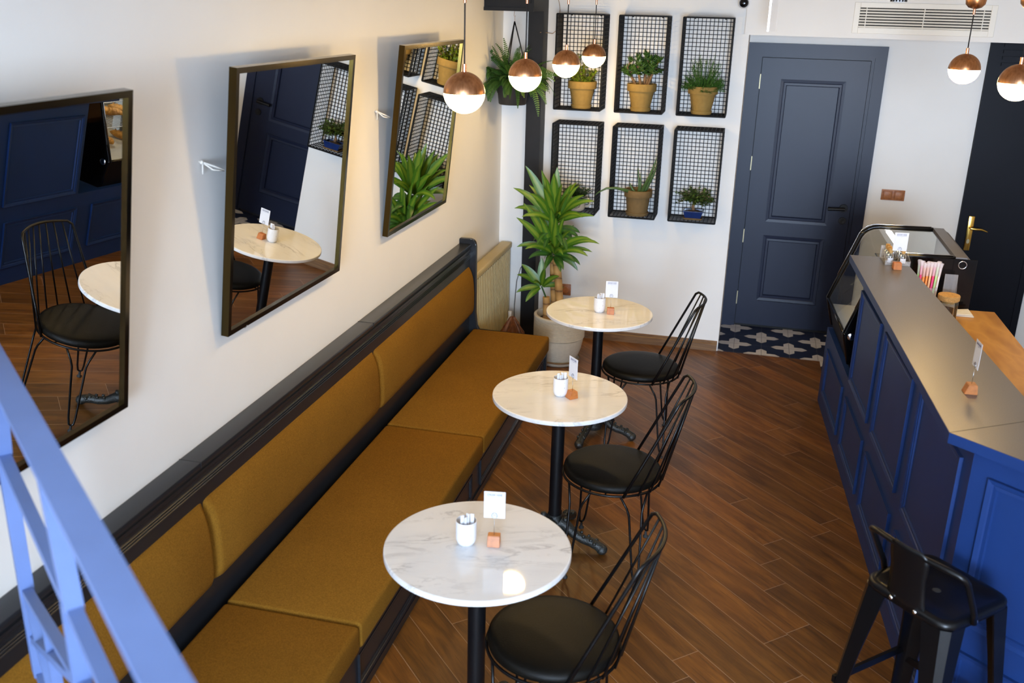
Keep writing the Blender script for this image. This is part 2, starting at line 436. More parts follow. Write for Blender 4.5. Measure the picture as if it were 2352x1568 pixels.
def dup(o, loc=None, rot=None, label=None, parent=None):
    c = o.copy(); COL.objects.link(c)
    if parent is not None: c.parent = parent
    if loc is not None: c.location = loc
    if rot is not None: c.rotation_euler = rot
    if label: c['label'] = label
    for ch in list(o.children): dup(ch, parent=c)
    return c
def text_mesh(body, size, name='lettering'):
    cu = bpy.data.curves.new('t', 'FONT'); cu.body = body; cu.size = size; cu.align_x = 'CENTER'; cu.align_y = 'CENTER'; cu.extrude = .0002
    t = bpy.data.objects.new('t', cu); COL.objects.link(t)
    bpy.context.view_layer.update()
    me = bpy.data.meshes.new_from_object(t.evaluated_get(bpy.context.evaluated_depsgraph_get()))
    bpy.data.objects.remove(t); bpy.data.curves.remove(cu)
    return me
def strip_frame(bm, u0, u1, v0, v1, w, t, P):
    """mitred moulding frame lying in a plane; P(u, v, n) maps plane coordinates to space; w wide, t proud, stepped profile"""
    prof = [(0, 0), (0, t), (w * .45, t * .75), (w * .55, t * .45), (w * .9, t * .55), (w, 0)]
    loops = []
    for (a, nn) in prof:
        loops.append([bm.verts.new(P(u, v, nn)) for u, v in ((u0 + a, v0 + a), (u1 - a, v0 + a), (u1 - a, v1 - a), (u0 + a, v1 - a))])
    for A, B in zip(loops, loops[1:] + loops[:1]):
        for i in range(4):
            j = (i + 1) % 4; bm.faces.new((A[i], A[j], B[j], B[i]))

# ------------------------------------------------------------------ the setting
H = 2.5
bm = NB(); box(bm, -.15, 2.40, -14.0, 0, -.1, 0); box(bm, 2.40, 4.3, -14.0, -.80, -.1, 0); struct('floor', bm, 'floor', 'brown plank floor laid diagonally')
bm = NB(); box(bm, 1.675, 4.3, 0, .68, -.1, 0); box(bm, 2.40, 4.3, -.80, 0, -.1, 0); struct('floor_tiles', bm, 'tiles', 'navy and white cross patterned tile floor')
bm = NB(); box(bm, -.15, 0, -14.0, 0.0, 0, 4.2); struct('wall_left', bm, 'wall')
bm = NB(); box(bm, -.15, 1.675, 0, .8, 0, H); struct('wall_back', bm, 'wall')
bm = NB(); box(bm, 1.675, 4.3, .68, .8, 0, H); struct('wall_recess', bm, 'wall')
bm = NB(); box(bm, 1.645, 4.3, -.03, 0, 2.219, H); box(bm, 1.675, 4.3, 0, .68, 2.219, H); struct('wall_above_door', bm, 'wall')
bm = NB(); box(bm, -.15, 2.05, -14.15, -14.0, 0, 4.2); box(bm, 4.15, 4.35, -14.15, -14.0, 0, 4.2); box(bm, 2.05, 4.15, -14.15, -14.0, 3.1, 4.2); box(bm, 2.05, 4.15, -14.15, -14.0, 0, .35); struct('wall_front', bm, 'wall')
bm = NB(); box(bm, 4.2, 4.35, -14.0, .68, 0, 4.2); struct('wall_right', bm, 'wall')
bm = NB(); box(bm, -.15, 4.35, -5.3, .8, H, H + .12); box(bm, -.15, 4.35, -5.3, -5.18, H + .12, 4.2); box(bm, -.15, 4.35, -14.0, -5.18, 4.2, 4.3); struct('ceiling', bm, 'ceil')
def pbase(poly, name, mat, ax='x'):
    pass
bm = NB()
prism(bm, [(0, 0), (-.018, 0), (-.018, .052), (-.012, .060), (-.012, .070), (0, .075)], 1.668 - .35, 'x', .35)
struct('baseboard_back', bm, 'skirt', 'brown wooden skirting board')

# dark steel column and beam
bm = NB(); box(bm, .213, .318, -.15, 0, 0, H); struct('column', bm, 'steel_dark', 'dark steel column')
bm = NB(); box(bm, 0, .33, -.51, -.15, 2.352, H); box(bm, 0, .33, -.522, -.15, 2.33, 2.352); box(bm, .04, .31, -.525, -.51, 2.38, 2.48)
struct('beam', bm, 'steel_dark', 'dark steel beam at the ceiling corner')

# ---- the navy panelled door
Y0 = .68
t = bpy.data.objects.new('door_1', None); COL.objects.link(t); t['kind'] = 'structure'; t['label'] = 'navy blue two panel door in its frame'
bm = NB(); box(bm, 1.675, 1.757, Y0 - .03, Y0, 0, 2.15); box(bm, 2.553, 2.633, Y0 - .03, Y0, 0, 2.15)
box(bm, 1.757, 2.553, Y0 - .03, Y0, 2.073, 2.15)
obj('casing', bm, 'door_blue', t)
bm = NB()
box(bm, 1.757, 1.776, Y0 - .018, Y0, 0, 2.052); box(bm, 2.531, 2.553, Y0 - .018, Y0, 0, 2.052); box(bm, 1.757, 2.553, Y0 - .018, Y0, 2.052, 2.073)
obj('jamb', bm, 'door_blue', t)
bm = NB(); X0, X1 = 1.780, 2.527
sl_y0, sl_y1 = Y0 - .026, Y0
for (a, b, c, d) in ((X0, 1.935, .022, 2.048), (2.372, X1, .022, 2.048), (1.935, 2.372, .022, .222), (1.935, 2.372, .745, .852), (1.935, 2.372, 1.898, 2.048)):
    box(bm, a, b, sl_y0, sl_y1, c, d)
box(bm, 1.93, 2.38, Y0 - .012, Y0, .2, 1.9)
obj('door_leaf', bm, 'door_blue', t)
bm = NB(); box(bm, 1.757, 2.553, Y0 - .004, Y0 - .0005, 0, 2.073); obj('gap_shade_sheet', bm, 'void', t)  # black sheet behind the leaf paints the shade in the door gaps
bm = NB(); Pd = lambda u, v, n: (u, sl_y0 + .004 - n, v)
strip_frame(bm, 1.925, 2.378, .852, 1.902, .045, .010, Pd); strip_frame(bm, 1.925, 2.366, .228, .745, .045, .010, Pd)
obj('panel_moulding', bm, 'door_blue', t)
bm = NB()
for z in (1.88, 1.285, .73, .235): box(bm, 1.7735, 1.7795, Y0 - .031, Y0 - .02, z - .052, z + .052)
obj('hinge', bm, 'hinge', t, label='brass hinges')
bm = NB(); lathe(bm, [(0, .009), (.029, .009), (.031, 0), (0, 0)], 24, mat=Matrix.Translation((2.478, sl_y0, .992)) @ Matrix.Rotation(PI / 2, 4, 'X'))
tube(bm, [(2.478, sl_y0, .992), (2.478, sl_y0 - .045, .992)], .009, 10); tube(bm, [(2.485, sl_y0 - .045, .992), (2.45, sl_y0 - .048, .992), (2.365, sl_y0 - .045, .988)], .0125, 10)
obj('door_handle', bm, 'black_metal', t, smooth=40)
bm = NB(); lathe(bm, [(0, .006), (.008, .010), (.026, .008), (.027, 0), (0, 0)], 24, mat=Matrix.Translation((2.482, sl_y0, .897)) @ Matrix.Rotation(PI / 2, 4, 'X'))
obj('keyhole_rose', bm, 'black_metal', t, smooth=40)

# ---- the dark door on the right
t = bpy.data.objects.new('door_2', None); COL.objects.link(t); t['kind'] = 'structure'; t['label'] = 'dark navy door with a brass handle'
bm = NB(); box(bm, 3.290, 3.815, Y0 - .02, Y0, 0, 2.215); box(bm, 3.29, 3.335, Y0 - .03, Y0, 0, 2.215); box(bm, 3.77, 3.815, Y0 - .03, Y0, 0, 2.215)
obj('door_leaf', bm, 'door_dark', t)
bm = NB()
for i in range(4): box(bm, 3.375, 3.76, Y0 - .036, Y0 - .012, 2.05 + i * .042, 2.05 + i * .042 + .022, Matrix.Translation((0, 0, 0)))
obj('louvre', bm, 'door_dark', t)
bm = NB(); rbox(bm, 3.350, 3.392, Y0 - .03, Y0 - .02, .745, 1.000, .0049, 2)
obj('back_plate', bm, 'brass', t, smooth=40)
bm = NB(); tube(bm, [(3.371, Y0 - .02, .918), (3.371, Y0 - .07, .918)], .010, 12); tube(bm, [(3.366, Y0 - .072, .918), (3.40, Y0 - .078, .916), (3.44, Y0 - .077, .915), (3.482, Y0 - .070, .900)], .009, 10, radii=[.011, .010, .008, .004])
obj('door_handle', bm, 'brass', t, smooth=50)
bm = NB(); lathe(bm, [(0, .006), (.010, .006), (.011, 0), (0, 0)], 16, mat=Matrix.Translation((3.371, Y0 - .029, .815)) @ Matrix.Rotation(PI / 2, 4, 'X') @ Matrix.Scale(1.7, 4, (0, 1, 0)))
obj('lock_cylinder', bm, 'hinge', t, smooth=40)

# ---- things fixed to the back wall
def plate(name, x0, x1, z0, z1, y, label, cat, n):
    t = thing(name, label, cat, ((x0 + x1) / 2, y, (z0 + z1) / 2))
    w, h = (x1 - x0) / 2, (z1 - z0) / 2
    bm = NB(); rbox(bm, -w, w, -.010, 0, -h, h, .003, 2); obj('face_plate', bm, 'wood_plate', t, smooth=40)
    return t, w, h
t, w, h = plate('light_switch', 2.731, 2.894, 1.072, 1.150, Y0, 'double wooden light switch on the wall right of the navy door', 'light switch', 2)
for s in (-1, 1):
    bm = NB(); rbox(bm, s * w * .48 - .027, s * w * .48 + .027, -.017, -.008, -.026, .026, .003, 2); obj('rocker', bm, 'wood_plate', t, smooth=40)
    bm = NB(); strip_frame(bm, s * w * .48 - .033, s * w * .48 + .033, -.032, .032, .005, .003, lambda u, v, n: (u, -.010 - n, v)); obj('rocker_rim', bm, 'wood_plate', t)
t, w, h = plate('wall_socket', .464, .563, .319, .405, 0, 'small brown wooden wall socket behind the tall corn plant', 'wall socket', 1)
bm = NB(); lathe(bm, [(.026, 0), (.027, .006), (.022, .008), (.021, .002), (0, .002)], 28, mat=Matrix.Translation((.008, -.010, 0)) @ Matrix.Rotation(PI / 2, 4, 'X')); obj('socket_well', bm, 'block_wood', t, smooth=40)

# ---- ventilation grille
t = thing('ventilation_grille', 'long cream ventilation grille high above the navy door', 'air vent', (2.731, -.03, 2.345))
bm = NB(); P = lambda u, v, n: (u, -n, v)
x0, x1, z0, z1 = -.42, .42, -.096, .092; xi0, xi1, zi0, zi1 = -.385, .385, -.060, .060
for (a, b, c, d) in ((x0, xi0, z0, z1), (xi1, x1, z0, z1), (xi0, xi1, z0, zi0), (xi0, xi1, zi1, z1)): rbox(bm, a, b, -.010, 0, c, d, .002, 1)
obj('frame', bm, 'vent_white', t)
bm = NB(); box(bm, xi0, xi1, -.002, 0, zi0, zi1); obj('dark_opening', bm, 'void', t)
for i in range(7):
    z = zi0 + (i + .5) * (zi1 - zi0) / 7
    bm = NB(); box(bm, xi0, xi1, -.0085, -.003, z - .0045, z + .0045, Matrix.Translation((0, -.001, z)) @ Matrix.Rotation(.5, 4, 'X') @ Matrix.Translation((0, .001, -z))); obj('slat', bm, 'vent_white', t)
bm = NB()
for x in (-.345, 0, .345):
    bm = NB(); box(bm, x - .0025, x + .0025, -.0095, -.002, zi0, zi1); obj('divider', bm, 'vent_white', t)

# ---- small things up at the ceiling
t = thing('smoke_detector', 'round white smoke detector under the ceiling in front of the ventilation grille', 'smoke detector', (2.25, -2.7, H))
bm = NB(); lathe(bm, [(0, 0), (.052, 0), (.053, -.055), (.046, -.062), (.030, -.064)], 36); obj('housing', bm, 'white_plastic', t, smooth=40)
bm = NB(); lathe(bm, [(.030, -.062), (.026, -.078), (0, -.080)], 24); obj('sensor_cap', bm, 'white_plastic', t, smooth=40)
bm = NB()
for k in range(16):
    a = 2 * PI * k / 16; box(bm, -.003, .003, .0275, .0305, -.0755, -.064, Matrix.Rotation(a, 4, 'Z'))
obj('vent_slots', bm, 'void', t)

t = thing('security_camera', 'small black dome security camera at the corner above the plant baskets', 'security camera', (1.622, -.03, 2.415))
M_ = Matrix.Rotation(PI / 2, 4, 'X')
bm = NB(); lathe(bm, [(0, 0), (.036, 0), (.036, .02), (.031, .028), (.029, .026)], 28, mat=M_); obj('housing', bm, 'white_plastic', t, smooth=40)
bm = NB(); lathe(bm, [(.0295, .02), (.028, .035), (.018, .048), (0, .052)], 28, mat=M_); obj('dome', bm, 'case_black', t, smooth=60)
bm = NB(); lathe(bm, [(.010, .048), (.009, .054), (0, .055)], 18, mat=M_); obj('lens', bm, 'case_black', t, smooth=60)

t = thing('illuminated_sign', 'thin upright edge lit acrylic plate hanging from the ceiling before the door', 'sign', (1.79, -.5, H), (0, 0, math.radians(52)))
bm = NB(); box(bm, 0, .075, -.004, .004, -.245, -.03); obj('acrylic_plate', bm, 'acrylic', t)
bm = NB(); box(bm, -.006, .0, -.005, .005, -.247, -.03); obj('lit_edge', bm, 'led', t, label='bright lit edge')
bm = NB(); box(bm, -.01, .085, -.012, .012, -.03, 0); obj('ceiling_bar', bm, 'white_plastic', t)

# ---- radiator, cables
t = thing('radiator', 'cream ribbed radiator on the left wall beyond the bench', 'radiator', (0, 0, 0))
bm = NB(); box(bm, .035, .085, -.98, -.03, .05, .66); obj('core_panel', bm, 'bark', t)  # dark brown core puts the shade between the ribs into the colour
bm = NB()
for i in range(22):
    y = -.975 + i * .0428; prism(bm, [(.084, y), (.102, y + .003), (.102, y + .021), (.084, y + .024)], .60, 'z', .055)
obj('ribbed_front', bm, 'radiator', t)
bm = NB(); rbox(bm, .022, .108, -.985, -.024, .655, .70, .012, 2); obj('top_grille', bm, 'radiator', t)
for y in (-.85, -.18): bm = NB(); box(bm, .001, .04, y - .02, y + .02, .15, .55); obj('wall_bracket', bm, 'radiator', t)
for y in (-.9, -.1): bm = NB(); box(bm, .045, .075, y - .015, y + .015, 0, .055); obj('foot', bm, 'radiator', t)

bm = NB(); tube(bm, [(.200, -.006, 2.2), (.203, -.006, 1.4), (.200, -.006, 1.0), (.196, -.008, .70), (.203, -.006, .55), (.175, -.02, .50), (.150, -.03, .40), (.142, -.05, .22), (.150, -.08, .10), (.16, -.12, .005)], .0025, 5)
tag(obj('cable', bm, 'cord', smooth=180), 'thin loose cable running down the wall beside the dark column', 'cable')
bm = NB(); tube(bm, [(.372, -.004, H), (.385, -.01, 2.42), (.398, -.012, 2.36), (.400, -.012, 2.34)], .002, 5)
tube(bm, [(.400, -.012, 2.34), (.398, -.012, 2.25), (.385, -.016, 2.21), (.355, -.022, 2.185), (.325, -.03, 2.19), (.300, -.16, 2.195)], .0022, 5)
tag(obj('loose_wire', bm, 'thin_wire', smooth=180), 'thin copper coloured wire curling at the upper left plant basket', 'wire')

# brown raffia bundle behind the bench
t = thing('raffia_bundle', 'shiny brown raffia bundle on the floor behind the bench end', 'basket', (.215, -.40, 0))
bm = NB(); lathe(bm, [(0, 0), (.085, 0), (.092, .04), (.075, .12), (.035, .19), (.012, .22), (0, .225)], 22); obj('core', bm, 'raffia', t, smooth=60)
bm = NB(); rnd = random.Random(3)
for k in range(60):
    a = rnd.random() * 2 * PI; b = a + rnd.uniform(-.5, .5); pts = []
    for i in range(7):
        u = i / 6; r = (.012 + .086 * math.sin(PI * .5 * min(1, u * 1.15))) + rnd.uniform(-.004, .006); z = .225 * (1 - u) + .012
        aa = a + (b - a) * u; pts.append((r * math.cos(aa), r * math.sin(aa), z))
    tube(bm, pts, .0035, 4)
obj('strands', bm, 'raffia', t)
t = thing('white_bottle', 'small white bottle between the radiator and the raffia bundle', 'bottle', (.145, -.20, 0))
bm = NB(); lathe(bm, [(0, 0), (.025, 0), (.027, .01), (.027, .13), (.012, .17), (.012, .19)], 20); obj('body', bm, 'white_plastic', t, smooth=50)
bm = NB(); lathe(bm, [(.0135, .188), (.0135, .212), (0, .214)], 16); obj('cap', bm, 'white_plastic', t, smooth=40)

# ------------------------------------------------------------------ bench
t = thing('banquette_bench', 'long dark slate bench with mustard cushions along the left wall', 'bench', (0, 0, 0))
YE, YN = -1.0, -6.35
bm = NB(); rbox(bm, 0.0, .082, YN, -1.03, .892, .913, .004, 2)
obj('top_rail', bm, 'bench_wood', t, smooth=30)
bm = NB()
box(bm, .003, .072, YN, -1.03, .24, .894)
prism(bm, [(.070, .880), (.079, .880), (.079, .868), (.074, .862), (.070, .862)], (-1.03 - YN), 'y', YN)
for z in (.842, .832, .822): prism(bm, [(.071, z - .004), (.076, z - .003), (.078, z), (.076, z + .003), (.071, z + .004)], (-1.03 - YN), 'y', YN)
obj('back_panel', bm, 'bench_wood', t)
for y in (-2.72, -4.27, -5.84): bm = NB(); box(bm, .001, .0835, y - .0012, y + .0012, .893, .9138); obj('panel_joint', bm, 'cord', t)
def end_poly():
    p = [(0.0, 0), (.60, 0), (.60, .315), (.57, .33), (.135, .33), (.118, .36), (.112, .45)]
    p += [(.112, .90)]
    for i in range(1, 7):
        a = i / 6 * PI / 2; p.append((.072 + .040 * math.cos(a), .905 + .040 * math.sin(a)))
    p += [(0.0, .945)]
    return p
bm = NB(); prism(bm, end_poly(), .035, 'y', -1.035)
bmesh.ops.bevel(bm, geom=list(bm.edges), offset=.004, segments=2, affect='EDGES', clamp_overlap=True)
obj('end_panel', bm, 'bench_wood', t, smooth=40)
bm = NB(); box(bm, .07, .585, YN, -1.035, .0, .225); box(bm, .07, .598, YN, -1.035, .205, .24); box(bm, .07, .592, YN, -1.035, .0, .035)
for y0, y1 in ((-2.64, -1.06), (-4.24, -2.70), (-5.80, -4.30)):
    strip_frame(bm, y0 + .05, y1 - .05, .050, .190, .022, .010, lambda u, v, n: (.585 + n, u, v))
obj('base_panel', bm, 'bench_wood', t)
for (a, b) in ((-2.633, -1.037), (-4.226, -2.639), (-5.815, -4.232), (-6.35, -5.821)):
    bm = NB(); rbox(bm, .100, .618, a, b, .240, .345, .016, 3)
    for v in bm.verts:      # slightly crowned top
        if v.co.z > .33: v.co.z += .006 * max(0, 1 - ((v.co.x - .36) / .26) ** 2)
    obj('seat_cushion', bm, 'fabric', t, smooth=50)
prof = [(.066, .448), (.085, .450), (.104, .462), (.113, .485), (.1165, .52), (.1165, .60), (.113, .66), (.107, .70), (.096, .735), (.082, .758), (.070, .768), (.062, .768)]
for (a, b) in ((-2.712, -1.040), (-4.268, -2.718), (-5.836, -4.274), (-6.35, -5.842)):
    bm = NB(); N_ = 14; rings = []
    for i in range(N_ + 1):
        u = i / N_; y = a + (b - a) * u
        e = min((y - a), (b - y)); s = 1 - max(0, 1 - e / .035) ** 2.2 * .55
        rings.append([bm.verts.new((.066 + (x - .066) * s, y, z)) for x, z in prof])
    ys = [0, .004, .012, .022, .035]
    for i in range(N_):
        for k in range(len(prof) - 1): bm.faces.new((rings[i][k], rings[i][k + 1], rings[i + 1][k + 1], rings[i + 1][k]))
    for R_ in (rings[0], rings[-1]): bm.faces.new(R_)
    for i in range(N_): bm.faces.new((rings[i][0], rings[i][-1], rings[i + 1][-1], rings[i + 1][0]))
    # pull the intermediate rings towards the ends so the rounded edge is tight
    pos = [0, .006, .014, .024, .036]
    for j, p_ in enumerate(pos):
        for (ri, y) in ((j, a + p_), (N_ - j, b - p_)):
            e = p_; s = 1 - max(0, 1 - e / .036) ** 2.0 * .75
            for (x, z), v in zip(prof, rings[ri]): v.co = Vector((.066 + (x - .066) * s, y, z))
    for j in range(5, N_ - 4):
        y = a + .036 + (b - a - .072) * (j - 4) / (N_ - 8)
        for v in rings[j]: v.co.y = y
    obj('back_cushion', bm, 'fabric', t, smooth=60)

# ------------------------------------------------------------------ mirrors
def make_mirror(label):
    Wm, Hm, D, L = .94, .927, .028, .019
    t = thing('leaning_mirror', label, 'mirror')
    bm = NB()
    prf = [(0, -D), (0, 0), (L, 0), (L, -.009), (L - .004, -.009), (L - .004, -D)]
    loops = []
    for a, n in prf: loops.append([bm.verts.new((n, u, v)) for u, v in ((a, a), (Wm - a, a), (Wm - a, Hm - a), (a, Hm - a))])
    for A, B in zip(loops, loops[1:] + loops[:1]):
        for i in range(4):
            j = (i + 1) % 4; bm.faces.new((A[i], A[j], B[j], B[i]))
    obj('frame', bm, 'frame', t)
    bm = NB(); g = L - .004
    bm.faces.new([bm.verts.new((-.009, u, v)) for u, v in ((g, g), (Wm - g, g), (Wm - g, Hm - g), (g, Hm - g))]); obj('mirror_glass', bm, 'mirror', t)
    bm = NB(); box(bm, -.024, -.016, g, Wm - g, g, Hm - g); obj('backing_board', bm, 'black_metal', t)
    return t
MIR = ((.031, 1.232, -5.503, .141, -.017), (.036, 1.249, -3.961, .116, -.0145), (.039, 1.261, -2.403, .114, -.009))
LB = ('black framed wall mirror nearest the blue railing, reflecting a black chair and counter',
      'middle wall mirror with gold lit top edge, reflecting the navy door and a marble table',
      'farthest wall mirror, next to the hanging fern, reflecting plant baskets and striped leaves')
m0 = make_mirror(LB[0])
for i, ((x, z, y, a, yw), lb) in enumerate(zip(MIR, LB)):
    o = m0 if i == 0 else dup(m0, label=lb)
    o.location = (x, y, z); o.rotation_euler = (0, a, yw); o['group'] = 'tilted mirrors on the left wall'
    for s, yy in ((0, y + .13), (1, y + .94 - .13)):
        bm = NB(); tube(bm, [(0, yy, z - .004), (.030, yy, z - .006), (.038, yy, z + .004)], .003, 6)
        n_ = obj('wall_nail', bm, 'steel_wire', smooth=180); tag(n_, f"small nail under the {'near' if s == 0 else 'far'} end of the {['nearest', 'middle', 'farthest'][i]} mirror's lower edge", 'nail', 'nails under the mirrors')
    bm = NB(); zc = z + .60; yc = y - .035
    tube(bm, [(.0, yc, zc + .02), (.012, yc + .002, zc + .018), (.03, yc + .03, zc + .004), (.055, yc + .06, zc - .012)], .0035, 6)
    tube(bm, [(.012, yc + .002, zc + .018), (.035, yc + .022, zc - .008), (.055, yc + .06, zc - .016)], .003, 6)
    tube(bm, [(.012, yc + .002, zc + .018), (.014, yc - .006, zc - .02)], .0025, 6)
    ball(bm, (.010, yc, zc + .018), .008, 1)
    tag(obj('mirror_string', bm, 'twine', smooth=180), f"white string tied to a hook behind the {['nearest', 'middle', 'farthest'][i]} mirror", 'string', 'mirror strings')

# ------------------------------------------------------------------ marble tables
def make_table(label):
    t = thing('bistro_table', label, 'table')
    bm = NB(); lathe(bm, [(0, .730), (.296, .730), (.300, .733), (.3005, .741), (.299, .748), (.295, .750), (.2945, .750), (0, .750)], 96); obj('marble_top', bm, 'marble', t, smooth=20)
    bm = NB(); lathe(bm, [(.0295, .08), (.0295, .718)], 28); obj('pole', bm, 'black_metal', t, smooth=60)
    bm = NB(); box(bm, -.13, .13, -.018, .018, .718, .730); box(bm, -.018, .018, -.13, .13, .718, .730); lathe(bm, [(0, .700), (.045, .700), (.05, .718), (0, .718)], 24); obj('top_bracket', bm, 'black_metal', t, smooth=40)
    bm = NB(); lathe(bm, [(0, .03), (.05, .035), (.058, .06), (.045, .085), (.05, .10), (.038, .125), (.032, .14), (.032, .155)], 28); obj('hub', bm, 'iron', t, smooth=60)
    for k in range(4):
        a = math.radians(-10 + 90 * k); R_ = Matrix.Rotation(a, 4, 'Z')
        pts = [(.03, 0, .115), (.06, 0, .105), (.10, 0, .072), (.145, 0, .055), (.185, 0, .050), (.215, 0, .040), (.236, 0, .028)]
        bm = NB(); tube(bm, [R_ @ Vector(p) for p in pts], .02, 10, radii=[.028, .026, .022, .021, .022, .022, .024])
        for i in range(9):
            u = .06 + i * .018; z = .128 - (u - .06) * .42
            ball(bm, R_ @ Vector((u, .013 * (-1) ** i, z * .72 + .012)), .009, 1)
        ball(bm, R_ @ Vector((.238, 0, .026)), .027, 2, (1, 1, .95)); ball(bm, R_ @ Vector((.205, .018, .055)), .011, 1); ball(bm, R_ @ Vector((.205, -.018, .055)), .011, 1)
        ball(bm, R_ @ Vector((.055, 0, .135)), .017, 1)
        obj('leg', bm, 'iron', t, smooth=60)
    return t
TB = ((1.0436, -4.2611), (1.0495, -2.9477), (1.0257, -1.6845))
TN = ('nearest', 'middle', 'farthest')
TL = ('round white marble table nearest the camera, with a bright lamp reflection on its top',
      'middle round marble table, the one in front of two chairs along the bench',
      'farthest round marble table, beside the potted corn plant, with dark grey veins')
t0 = make_table(TL[0])
for i, (x, y) in enumerate(TB):
    o = t0 if i == 0 else dup(t0, label=TL[i])
    o.location = (x, y, 0); o['group'] = 'round marble tables along the bench'

# ------------------------------------------------------------------ wire chairs
def make_chair(label):
    t = thing('wire_back_chair', label, 'chair')
    bm = NB(); lathe(bm, [(0, .432), (.205, .432), (.2135, .438), (.216, .450), (.213, .462), (.204, .470), (.185, .475), (.12, .479), (0, .480)], 72); obj('seat_pad', bm, 'leather', t, smooth=60)
    bm = NB(); tube(bm, [(.2175 * math.cos(2 * PI * k / 64), .2175 * math.sin(2 * PI * k / 64), .427) for k in range(64)], .0055, 8, closed=True)
    tube(bm, [(-.215, 0, .427), (.215, 0, .427)], .004, 6); tube(bm, [(0, -.215, .427), (0, .215, .427)], .004, 6); obj('seat_ring', bm, 'black_tube', t, smooth=180)
    def bot(s): a = math.radians(70 * s); return Vector((.222 * math.cos(a), .222 * math.sin(a), .424))
    def top(s): return Vector((.328 - .050 * s * s, .166 * s, .872 - .004 * s * s))
    arc = [top(-1 + 2 * k / 20) for k in range(21)]
    pts = [bot(-1)] + [bot(-1).lerp(top(-1), q) for q in (.3, .6, .9, .97)] + arc[1:-1] + [bot(1).lerp(top(1), q) for q in (.97, .9, .6, .3)] + [bot(1)]
    bm = NB(); tube(bm, pts, .0066, 8); obj('back_frame', bm, 'black_tube', t, smooth=180)
    for k in range(1, 8):
        s = -1 + 2 * k / 8
        bm = NB(); tube(bm, [bot(s), top(s)], .0042, 6); obj('spindle', bm, 'black_tube', t, smooth=180)
    for a in (55, 125, 235, 305):
        R_ = Matrix.Rotation(math.radians(a), 4, 'Z')
        one = [(.204, .066, .426), (.222, .040, .370), (.228, .031, .340), (.262, .016, .075), (.267, .012, .050)]
        arc = [(.268 + .002, .012 * math.cos(q), .046 - .010 * math.sin(q)) for q in (0.5, 1.0, PI / 2, PI - 1.0, PI - .5)]
        pts = one + arc + [(x, -y, z) for x, y, z in reversed(one)]
        bm = NB(); tube(bm, [R_ @ Vector(p) for p in pts], .0052, 8); lg = obj('hairpin_leg', bm, 'black_tube', t, smooth=180)
        bm = NB(); p = R_ @ Vector((.270, 0, 0)); lathe(bm, [(0, 0), (.012, 0), (.013, .006), (.006, .012), (.0065, .022), (.004, .034), (0, .036)], 14, c=p); obj('foot_pad', bm, 'rubber', lg, smooth=60)
    return t
CH = ((1.300, -4.250, 0.0), (1.309, -3.000, 0.01), (1.280, -1.690, 0.05))
CL = ('black wire back chair with round vinyl seat nearest the camera, cut by the picture edge',
      'black wire back chair with round vinyl seat at the middle marble table',
      'black wire back chair with round vinyl seat at the farthest table, against the white wall')
c0 = make_chair(CL[0])
for i, (x, y, r) in enumerate(CH):
    o = c0 if i == 0 else dup(c0, label=CL[i])
    o.location = (x, y, 0); o.rotation_euler = (0, 0, r); o['group'] = 'black wire chairs at the marble tables'

# ------------------------------------------------------------------ cups and card stands on the tables
def make_cup(label):
    t = thing('sugar_cup', label, 'cup')
    bm = NB(); lathe(bm, [(0, .0), (.020, .0), (.027, .006), (.0325, .018), (.0335, .03), (.0335, .086), (.0318, .086), (.0315, .03), (.026, .012), (0, .010)], 40); obj('cup_body', bm, 'white_ceramic', t, smooth=50)
    rnd = random.Random(5)
    for k in range(8):
        a = rnd.random() * 2 * PI; r = .020 * math.sqrt(rnd.random()); b = rnd.uniform(-.3, .3)
        bm = NB(); h = rnd.uniform(.090, .112)
        Mx = Matrix.Translation((r * math.cos(a), r * math.sin(a), .0)) @ Matrix.Rotation(b * .25, 4, 'X') @ Matrix.Rotation(rnd.uniform(-.08, .08), 4, 'Y') @ Matrix.Rotation(a, 4, 'Z')
        rbox(bm, -.006, .006, -.0025, .0025, .016, h, .001, 1, Mx); obj('sugar_stick', bm, 'paper', t)
    return t
def make_stand(label):
    t = thing('card_stand', label, 'card stand')
    bm = NB(); prism(bm, [(-.024, 0), (.020, 0), (.016, .034), (-.012, .034)], .040, 'x', -.020)
    bmesh.ops.bevel(bm, geom=list(bm.edges), offset=.0015, segments=2, affect='EDGES', clamp_overlap=True); obj('wood_block', bm, 'block_wood', t, smooth=40)
    bm = NB(); tube(bm, [(0, 0, .030), (0, 0, .092)], .0008, 6); tube(bm, [(.0095 * math.cos(q), -.0015, .1025 + .0095 * math.sin(q)) for q in [2 * PI * k / 20 for k in range(20)]], .0007, 5, closed=True); obj('wire_clip', bm, 'steel_wire', t, smooth=180)
    bm = NB(); rbox(bm, -.034, .034, -.0004, .0006, .094, .188, .0002, 1); cd = obj('menu_card', bm, 'paper', t)
    for (txt, s, z) in (('ORDER HERE', .0078, .1765),):
        me = text_mesh(txt, s); me.materials.append(MT['ink']); o = bpy.data.objects.new('lettering', me); COL.objects.link(o); o.parent = cd; o.rotation_euler = (PI / 2, 0, 0); o.location = (0, -.0012, z)
    bm = NB(); pl = [(-.0225, .1705), (-.004, .1705), (0, .1665), (.004, .1705), (.0225, .1705), (.0225, .1825), (-.0225, .1825)]
    for (a, b) in zip(pl, pl[1:] + pl[:1]): tube(bm, [(a[0], -.0008, a[1]), (b[0], -.0008, b[1])], .0003, 4)
    obj('speech_bubble_outline', bm, 'ink', cd)
    me = text_mesh('cafe', .004)
    bm = NB(); tube(bm, [(.0082 * math.cos(q), -.0008, .1055 + .0082 * math.sin(q)) for q in [2 * PI * k / 24 for k in range(24)]], .0004, 4, closed=True); box(bm, -.005, .005, -.0010, -.0006, .1048, .1062); obj('round_logo', bm, 'ink', cd)
    bpy.data.meshes.remove(me)
    return t
